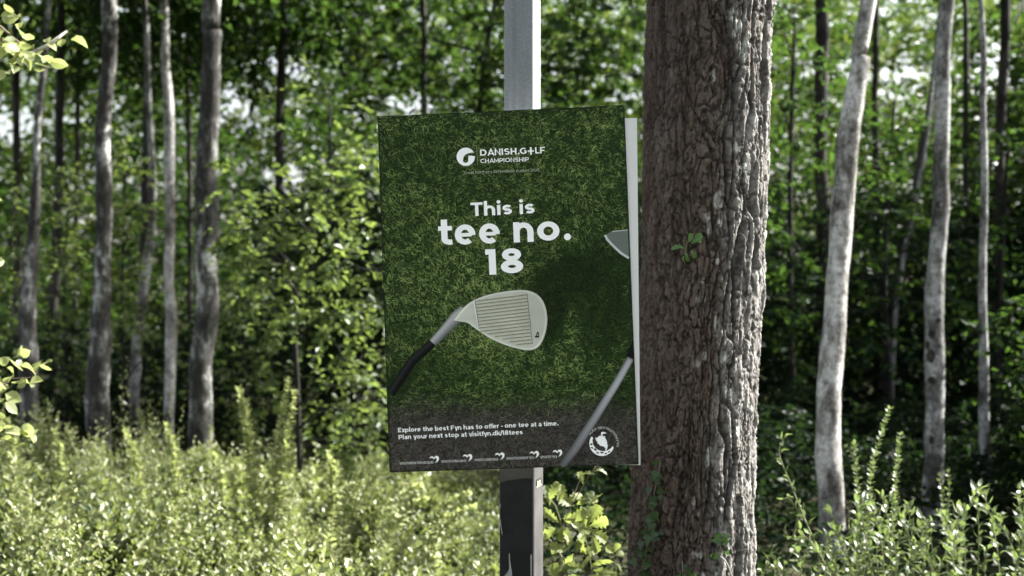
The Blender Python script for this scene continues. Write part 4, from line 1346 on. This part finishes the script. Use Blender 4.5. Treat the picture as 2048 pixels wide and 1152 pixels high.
def plant(name, label, cat, stems, d, meshes, leaf, gapn, group=None, rad=.005, whorl=1, stemmat='stem', start=.3, spread=.0, taper=.35, up=.35):
    """stems: px paths bottom first; leaves set along them at gapn metres"""
    base = P(*stems[0][0], d); base[2] = 0
    rt = root(name, base, label, cat, group)
    for si, st in enumerate(stems):
        dd = d + (RNG.normal(scale=spread) if si else 0)
        pts = [P(x, y, dd) for x, y in st]
        if si == 0 or pts[0][2] < .3:
            pts = [np.array([pts[0][0] - .02, pts[0][1], -.02])] + pts
        n = 26
        path = spline(np.array(pts), n)
        v, q, t = tube(path, np.linspace(rad, rad * .35, n), 6)
        part('stem', rt, v, M[stemmat], q, t, smooth=True)
        seg = np.concatenate([[0], np.cumsum(np.linalg.norm(np.diff(path, axis=0), axis=1))])
        L = seg[-1]; s = L * start if si == 0 else .02
        a = RNG.uniform(0, 6.28)
        while s < L * 1.001:
            f = s / L
            p = np.array([np.interp(s, seg, path[:, i]) for i in range(3)])
            tg = unit(np.array([np.interp(min(s + .01, L), seg, path[:, i]) - np.interp(max(s - .01, 0), seg, path[:, i]) for i in range(3)]))
            for w in range(whorl):
                aa = a + w * 2 * np.pi / whorl
                rd = np.array([math.cos(aa), math.sin(aa) * .9, 0]); rd = unit(rd - tg * np.dot(rd, tg))
                ax = rd + tg * (up + .9 * f * f) + RNG.normal(scale=.18, size=3)
                nr = tg * 1.0 - rd * .5 + RNG.normal(scale=.3, size=3)
                put_leaf(rt, base, meshes, p + rd * rad, ax, nr, leaf * (1 - taper * f) * RNG.uniform(.7, 1.15))
            a += 1.9 if whorl == 1 else np.pi / whorl + .3
            s += gapn * RNG.uniform(.7, 1.3) * (1 - .3 * f)
    return rt


leafy('tree', 'sunlit sapling with small bright leaves behind the crooked trunk at the left', 'tree', [(36, 960), (34, 800), (28, 600), (30, 420)], 13.6,
      [(20, 400, 13.4, 36, 11), (10, 480, 13.4, 40, 13), (40, 560, 13.4, 36, 11), (8, 600, 13.4, 40, 13), (30, 680, 13.4, 40, 13), (15, 780, 13.4, 40, 13), (100, 440, 13.6, 34, 10)], .065, 'leaf_sunny', 8, .26, .02)
leafy('tree', 'sunlit sapling in the gap left of the mottled trunk', 'tree', [(132, 960), (134, 800), (128, 600), (134, 420), (130, 330)], 13.4,
      [(125, 350, 13.2, 36, 13), (140, 420, 13.2, 34, 13), (118, 480, 13.2, 36, 15), (146, 540, 13.2, 34, 13), (130, 600, 13.2, 36, 15), (142, 680, 13.2, 36, 15), (122, 740, 13.2, 36, 13), (140, 800, 13.2, 34, 11)], .065, 'leaf_sunny', 8, .26, .02)
leafy('tree', 'sunlit sapling between the mottled trunk and the thin white one', 'tree', [(246, 960), (250, 800), (244, 600), (250, 420), (246, 300)], 13.0,
      [(240, 280, 12.8, 34, 11), (256, 350, 12.8, 34, 13), (238, 420, 12.8, 34, 13), (258, 480, 12.8, 34, 13), (244, 560, 12.8, 34, 13), (300, 620, 13, 34, 11), (240, 660, 12.8, 34, 11), (306, 720, 13, 34, 11), (300, 420, 13, 30, 10)], .065, 'leaf_sunny', 8, .26, .02)
leafy('tree', 'low sunlit sapling between the thick trunk and the layered young tree', 'tree', [(500, 980), (498, 860), (490, 740), (486, 640)], 12.2,
      [(470, 560, 12, 40, 15), (450, 640, 12, 36, 13), (505, 640, 12, 40, 15), (480, 720, 12, 44, 17), (530, 720, 12, 40, 13), (460, 800, 12, 40, 13), (520, 810, 12, 44, 15), (560, 640, 12, 36, 11), (560, 840, 12, 40, 13)], .065, 'leaf_sunny', 8, .26, .02)
leafy('tree', 'sunlit sapling showing low between the young tree and the poster edge', 'tree', [(700, 1000), (704, 900), (712, 800), (716, 720)], 11.4,
      [(690, 720, 11.2, 40, 13), (740, 700, 11.2, 40, 13), (720, 790, 11.2, 44, 15), (670, 820, 11.2, 40, 13), (750, 850, 11.2, 40, 13), (700, 880, 11.2, 44, 13), (630, 880, 11.4, 40, 11)], .060, 'leaf_sunny', 8, .26, .02)
# sapling outside the left edge whose leaves reach into the picture
leafy('sapling', 'near sapling reaching in from the left edge with large pale leaves', 'sapling', [(-190, 1250), (-170, 900), (-150, 500), (-140, 200), (-100, 60)], 6.0,
      [(20, 95, 5.9, 26, 5), (55, 100, 5.9, 20, 4), (-40, 110, 5.9, 40, 9), (10, 770, 5.8, 22, 3), (-40, 740, 5.9, 40, 8), (-110, 400, 6, 60, 12), (12, 860, 5.8, 20, 3), (-60, 860, 5.9, 40, 8)],
      .066, 'leaf_under', 6, .16, .02, objs=ROUNDY, bark='stem_brown')

# oak sapling between post and big tree
def oak_sapling():
    d = 5.5
    base = P(1130, 1400, d); base[2] = 0
    rt = root('oak_sapling', base, 'small oak sapling with yellow lobed leaves between the post and the big tree', 'sapling')
    stems = [[(1136, 1190), (1128, 1120), (1124, 1065), (1134, 1030), (1150, 1000), (1172, 962), (1193, 930)], [(1126, 1060), (1112, 1015), (1096, 996), (1086, 998)], [(1184, 1190), (1182, 1130), (1172, 1080), (1168, 1060)],
             [(1138, 1022), (1150, 985), (1165, 945)], [(1150, 1000), (1172, 998), (1196, 991)], [(1232, 1190), (1231, 1130), (1226, 1105)], [(1128, 1120), (1100, 1080), (1090, 1078)]]
    for i, st in enumerate(stems):
        pts = [P(x, y, d + (0, .05, -.05, .02, -.03, .03, .08)[i]) for x, y in st]
        if st[0][1] >= 1190: pts = [np.array([pts[0][0], pts[0][1], -.02])] + pts
        path = spline(np.array(pts), 18)
        v, q, t = tube(path, np.linspace(.0032, .0014, 18), 6)
        part('stem', rt, v, M['stem_brown' if i in (0, 3) else 'stem'], q, t, smooth=True)
    # (px, py of the leaf base, direction in the picture plane in degrees, length px, tilt)
    L = [(1100, 1012, 100, 44, .2), (1092, 1008, 150, 40, .4), (1097, 1000, 60, 44, .5), (1118, 1004, 75, 40, .3), (1128, 1010, 40, 44, .5), (1126, 1000, 115, 40, .3), (1148, 1012, 150, 50, .2), (1142, 1020, 250, 34, .6),
         (1152, 1010, 35, 44, .3), (1160, 1004, 15, 40, .6), (1176, 998, 8, 38, .9), (1110, 1056, 170, 44, .3), (1124, 1056, 200, 50, .2), (1118, 1046, 140, 44, .4), (1136, 1040, 20, 52, .3), (1140, 1046, 330, 50, .3),
         (1128, 1048, 260, 40, .3), (1150, 1044, 45, 46, .4), (1176, 1048, 60, 50, .2), (1180, 1052, 20, 46, .3), (1172, 1054, 110, 44, .3), (1178, 1058, 330, 48, .4), (1170, 1066, 250, 46, .5), (1184, 1070, 290, 40, .4),
         (1140, 1100, 95, 52, .2), (1150, 1104, 60, 46, .3), (1132, 1104, 150, 40, .3), (1146, 1108, 240, 38, .4), (1160, 1104, 10, 40, .4), (1130, 1092, 200, 34, .6), (1165, 1138, 80, 46, .3), (1180, 1134, 40, 58, .2), (1186, 1140, 350, 56, .3),
         (1172, 1144, 150, 44, .3), (1160, 1150, 210, 46, .4), (1190, 1150, 300, 40, .4), (1100, 1134, 160, 30, .4), (1112, 1146, 30, 40, .6), (1226, 1106, 60, 26, .7), (1226, 1106, 140, 30, .6), (1228, 1112, 20, 26, .7), (1230, 1126, 330, 22, .6),
         (1228, 1144, 190, 48, .8), (1166, 968, 105, 30, .8), (1163, 952, 40, 26, .9), (1186, 942, 10, 30, .9), (1193, 932, 30, 22, .9), (1092, 1080, 210, 20, .9), (1136, 1160, 330, 60, .4), (1110, 1170, 100, 50, .4)]
    for x, y, a, ln, tl in L:
        ar_ = math.radians(a)
        ax = np.array([math.cos(ar_), RNG.uniform(-.5, .3), math.sin(ar_)])
        nr = np.array([RNG.normal(scale=.35) + .35, -1 + tl * .6, tl * 1.2 + RNG.normal(scale=.2)])
        put_leaf(rt, base, OAK, P(x, y, d + RNG.normal(scale=.04)), ax, nr, ln * .88 / FPX * d)


oak_sapling()

plant('shrub', 'arching leafy shoot leaning toward the big tree with oblong leaves', 'shrub', [[(1668, 1190), (1645, 1120), (1612, 1045), (1580, 965), (1558, 905), (1572, 868)], [(1612, 1045), (1580, 1000), (1562, 1000)], [(1600, 1010), (1585, 1075), (1566, 1060)], [(1632, 1090), (1606, 1075), (1590, 1095)]],
      6.0, OVAL, .056, .034, rad=.006, start=.42, taper=.35)
plant('shrub', 'tallest leafy spire in the shrubs beneath the right trunks', 'shrub', [[(1724, 1190), (1732, 1080), (1738, 1000), (1745, 930), (1762, 870), (1780, 814)]], 6.3, ROUND, .034, .022, rad=.004, whorl=3, start=.45, taper=.3)
plant('shrub', 'shorter leafy spire right of the tallest one', 'shrub', [[(1778, 1190), (1782, 1080), (1790, 1000), (1794, 930), (1801, 868)]], 6.3, ROUND, .034, .023, rad=.004, whorl=3, start=.45, taper=.3)
plant('shrub', 'low leafy spire against the leaning white trunk', 'shrub', [[(1748, 1190), (1732, 1080), (1716, 980), (1712, 920), (1708, 886)], [(1714, 930), (1700, 900), (1690, 890)]], 6.2, ROUND, .032, .024, rad=.004, whorl=2, start=.42, taper=.2)


def bushy(label, x0, x1, ytop, d, nst, leaf, meshes=OVAL, gapn=.030, seed=1, spread=.25, h0=.12):
    st = []
    for i in range(nst):
        bx = RNG.uniform(x0, x1); tp = ytop(bx) + abs(RNG.normal(scale=30))
        st.append([(bx + RNG.normal(scale=10), 1215), (bx + RNG.normal(scale=14), (1215 + tp) / 2), (bx + RNG.normal(scale=30), tp)])
    return plant('shrub', label, 'shrub', st, d, meshes, leaf, gapn, rad=.0045, whorl=1, start=h0, taper=.15, spread=spread, up=.5)


bushy('leafy shrub at the foot of the two spires', 1690, 1830, lambda x: 985 + abs(x - 1760) * .1, 6.4, 16, .056)
bushy('glossy shrub at the foot of the leaning white trunk', 1570, 1700, lambda x: 1040 + (1690 - x) * .25, 6.2, 11, .056)
bushy('shrub with upright pale leaves under the knotted trunk', 1830, 1945, lambda x: 1015, 6.5, 13, .060)
bushy('tall leafy shrub at the lower right edge', 1950, 2080, lambda x: 960, 6.1, 13, .062)
bushy('small plant with a few leaves at the foot of the big tree, right side', 1505, 1560, lambda x: 1085, 5.9, 3, .045)
plant('shrub', 'thin shoot with pale flecks climbing before the knotted trunk', 'shrub', [[(1895, 1190), (1892, 1080), (1886, 1000), (1880, 945)], [(1893, 1060), (1898, 980), (1897, 935)]], 7.4, ROUND, .034, .03, rad=.004, whorl=2, start=.45)

# pale spires rising above the left undergrowth
SP = [('tallest pale leafy spire left of the sign', [(548, 1010), (552, 930), (560, 860), (570, 800), (577, 758)], 8.0),
      ('broad pale spire left of the tallest one', [(505, 1010), (500, 930), (492, 870), (484, 815), (478, 775)], 8.0),
      ('leafy spire in front of the thin whitish trunk', [(350, 980), (344, 920), (338, 880), (334, 850)], 8.4),
      ('leafy spire below the crooked trunk', [(120, 980), (116, 920), (112, 880), (110, 862)], 8.4),
      ('small ladder leaved spire below the sunlit sapling', [(664, 1010), (660, 960), (660, 920), (658, 900)], 7.8),
      ('leafy spire at the foot of the thick trunk', [(442, 1010), (438, 960), (434, 920), (432, 905)], 8.2),
      ('leafy spire between mottled and bent trunk', [(282, 990), (272, 930), (262, 890), (252, 862)], 8.5),
      ('arching shoot below the poster corner', [(690, 1010), (712, 965), (730, 935), (745, 918)], 7.6),
      ('arching shoot reaching toward the post', [(860, 1060), (890, 1015), (915, 995), (936, 985)], 7.3),
      ('arching shoot under the middle of the poster edge', [(780, 1030), (800, 995), (820, 978), (838, 970)], 7.5),
      ('leafy spire at the left edge', [(24, 1000), (22, 930), (20, 880), (18, 840)], 8.0)]
for lab, st, d in SP:
    plant('spire_plant', lab, 'plant', [st, [(x + 14 - (y - st[-1][1]) * .03, y + 26) for x, y in st]], d, ROUNDY, .060, .024, 'pale spires above the undergrowth', rad=.004, whorl=3, start=.2, taper=.45, up=.3)


# ------------------------------------------------------------------ growth on the big trunk
def bark_point(px, py):
    zz, ax, ar, d = BIG
    z = CAMZ - (py - 576) / FPX * (d - .18)
    r = np.interp(z, zz, ar); cx = np.interp(z, zz, ax)
    dd = d - .18
    for _ in range(6):
        x = (px - 1024) / FPX * dd
        dd = d - math.sqrt(max(1e-4, r * r - (x - cx) ** 2))
    p = np.array([x, dd, CAMZ - (py - 576) / FPX * dd]); n = unit(np.array([x - cx, dd - d, 0]))
    return p + n * .004, n


def on_bark():
    p, n = bark_point(1374, 520)
    rt = root('sprig', p, 'small green sprig sprouting from the bark of the big tree', 'sprig')
    tip, _ = bark_point(1380, 482)
    v, q, t = tube(spline([p - n * .004, p + n * .02 + [0, 0, .02], tip + n * .035], 8), np.linspace(.0022, .001, 8), 5)
    part('stem', rt, v, M['stem'], q, t)
    G = [m.copy() for m in OAK]
    gm = leaf_mat('leaf_sprig', (.05, .12, .028), (.08, .16, .04), (.12, .24, .05), .3, True, .5)
    for m in G: m.materials.clear(); m.materials.append(gm)
    for x, y, a, ln in ((1372, 496, 170, 34), (1384, 488, 35, 40), (1376, 505, 270, 26), (1384, 500, 300, 26), (1380, 486, 70, 28), (1372, 510, 250, 22), (1390, 480, 350, 22)):
        b_, nn = bark_point(x, y); r = math.radians(a)
        put_leaf(rt, p, G, b_ + nn * .016, np.array([math.cos(r), -.1, math.sin(r)]), nn * 1.0 + [0, 0, .5] + RNG.normal(scale=.4, size=3), ln * .7 / FPX * 4.7)
    # ivy
    path = [(1322, 922), (1318, 950), (1310, 985), (1308, 1020), (1300, 1060), (1296, 1095), (1288, 1130), (1284, 1170)]
    w = [bark_point(*q_) for q_ in path]
    rt2 = root('ivy', w[-1][0], 'dark green ivy climbing the left side of the big trunk', 'ivy')
    sp = spline(np.array([a for a, _ in w]), 30)
    v, q, t = tube(sp, np.full(30, .0022), 5)
    part('stem', rt2, v, M['stem_brown'], q, t)
    for x, y, sz in ((1322, 925, 16), (1318, 942, 20), (1326, 950, 14), (1314, 962, 22), (1322, 978, 18), (1306, 975, 18), (1312, 992, 22), (1318, 1004, 16), (1304, 1012, 20), (1314, 1024, 22), (1326, 990, 12), (1300, 1036, 20), (1310, 1046, 20), (1296, 1058, 18), (1318, 1062, 20), (1306, 1070, 22),
                     (1292, 1082, 18), (1302, 1092, 20), (1312, 1066, 16), (1288, 1104, 18), (1298, 1112, 18), (1282, 1122, 20), (1294, 1130, 20), (1304, 1124, 14), (1278, 1140, 18), (1290, 1148, 20), (1322, 1072, 14), (1280, 1098, 14), (1330, 1062, 14), (1300, 1145, 14)):
        b_, nn = bark_point(x, y)
        put_leaf(rt2, w[-1][0], IVY, b_ + nn * RNG.uniform(.008, .02), np.array([RNG.normal(scale=.6), -.15, RNG.uniform(-1, .4)]), nn + RNG.normal(scale=.25, size=3), sz / FPX * 4.7 * 1.1)
    # seedlings by the foot of the visible trunk
    for lab, x, y, n_ in (('ivy shoot on the furrowed edge low on the big trunk', 1436, 1090, 8), ('tiny seedling leaves at the bottom of the big trunk', 1366, 1140, 5)):
        b_, nn = bark_point(x, y + 20)
        r3 = root('ivy', b_, lab, 'ivy')
        e_, n2 = bark_point(x, y - 20)
        v, q, t = tube(np.array([b_, (b_ + e_) / 2 + nn * .015, e_ + n2 * .01]), [.0018, .0015, .001], 5)
        part('stem', r3, v, M['stem'], q, t)
        for j in range(n_):
            c_, nn = bark_point(x + RNG.normal(scale=9), y + RNG.uniform(-25, 25))
            put_leaf(r3, b_, IVY, c_ + nn * RNG.uniform(.008, .03), np.array([RNG.normal(), -.2, RNG.normal(scale=.6)]), nn + RNG.normal(scale=.4, size=3), RNG.uniform(13, 20) / FPX * 4.7)
    b_, nn = bark_point(1458, 1160); m_, n2 = bark_point(1438, 1120); e_, n3 = bark_point(1426, 1105)
    tw_ = root('twig', b_, 'curved pale twig against the foot of the big trunk', 'twig')
    v, q, t = tube(spline([b_ + nn * .02, m_ + n2 * .05, e_ + n3 * .06], 10), np.linspace(.0032, .0012, 10), 6)
    part('stem', tw_, v, M['twig_pale'], q, t)


on_bark()
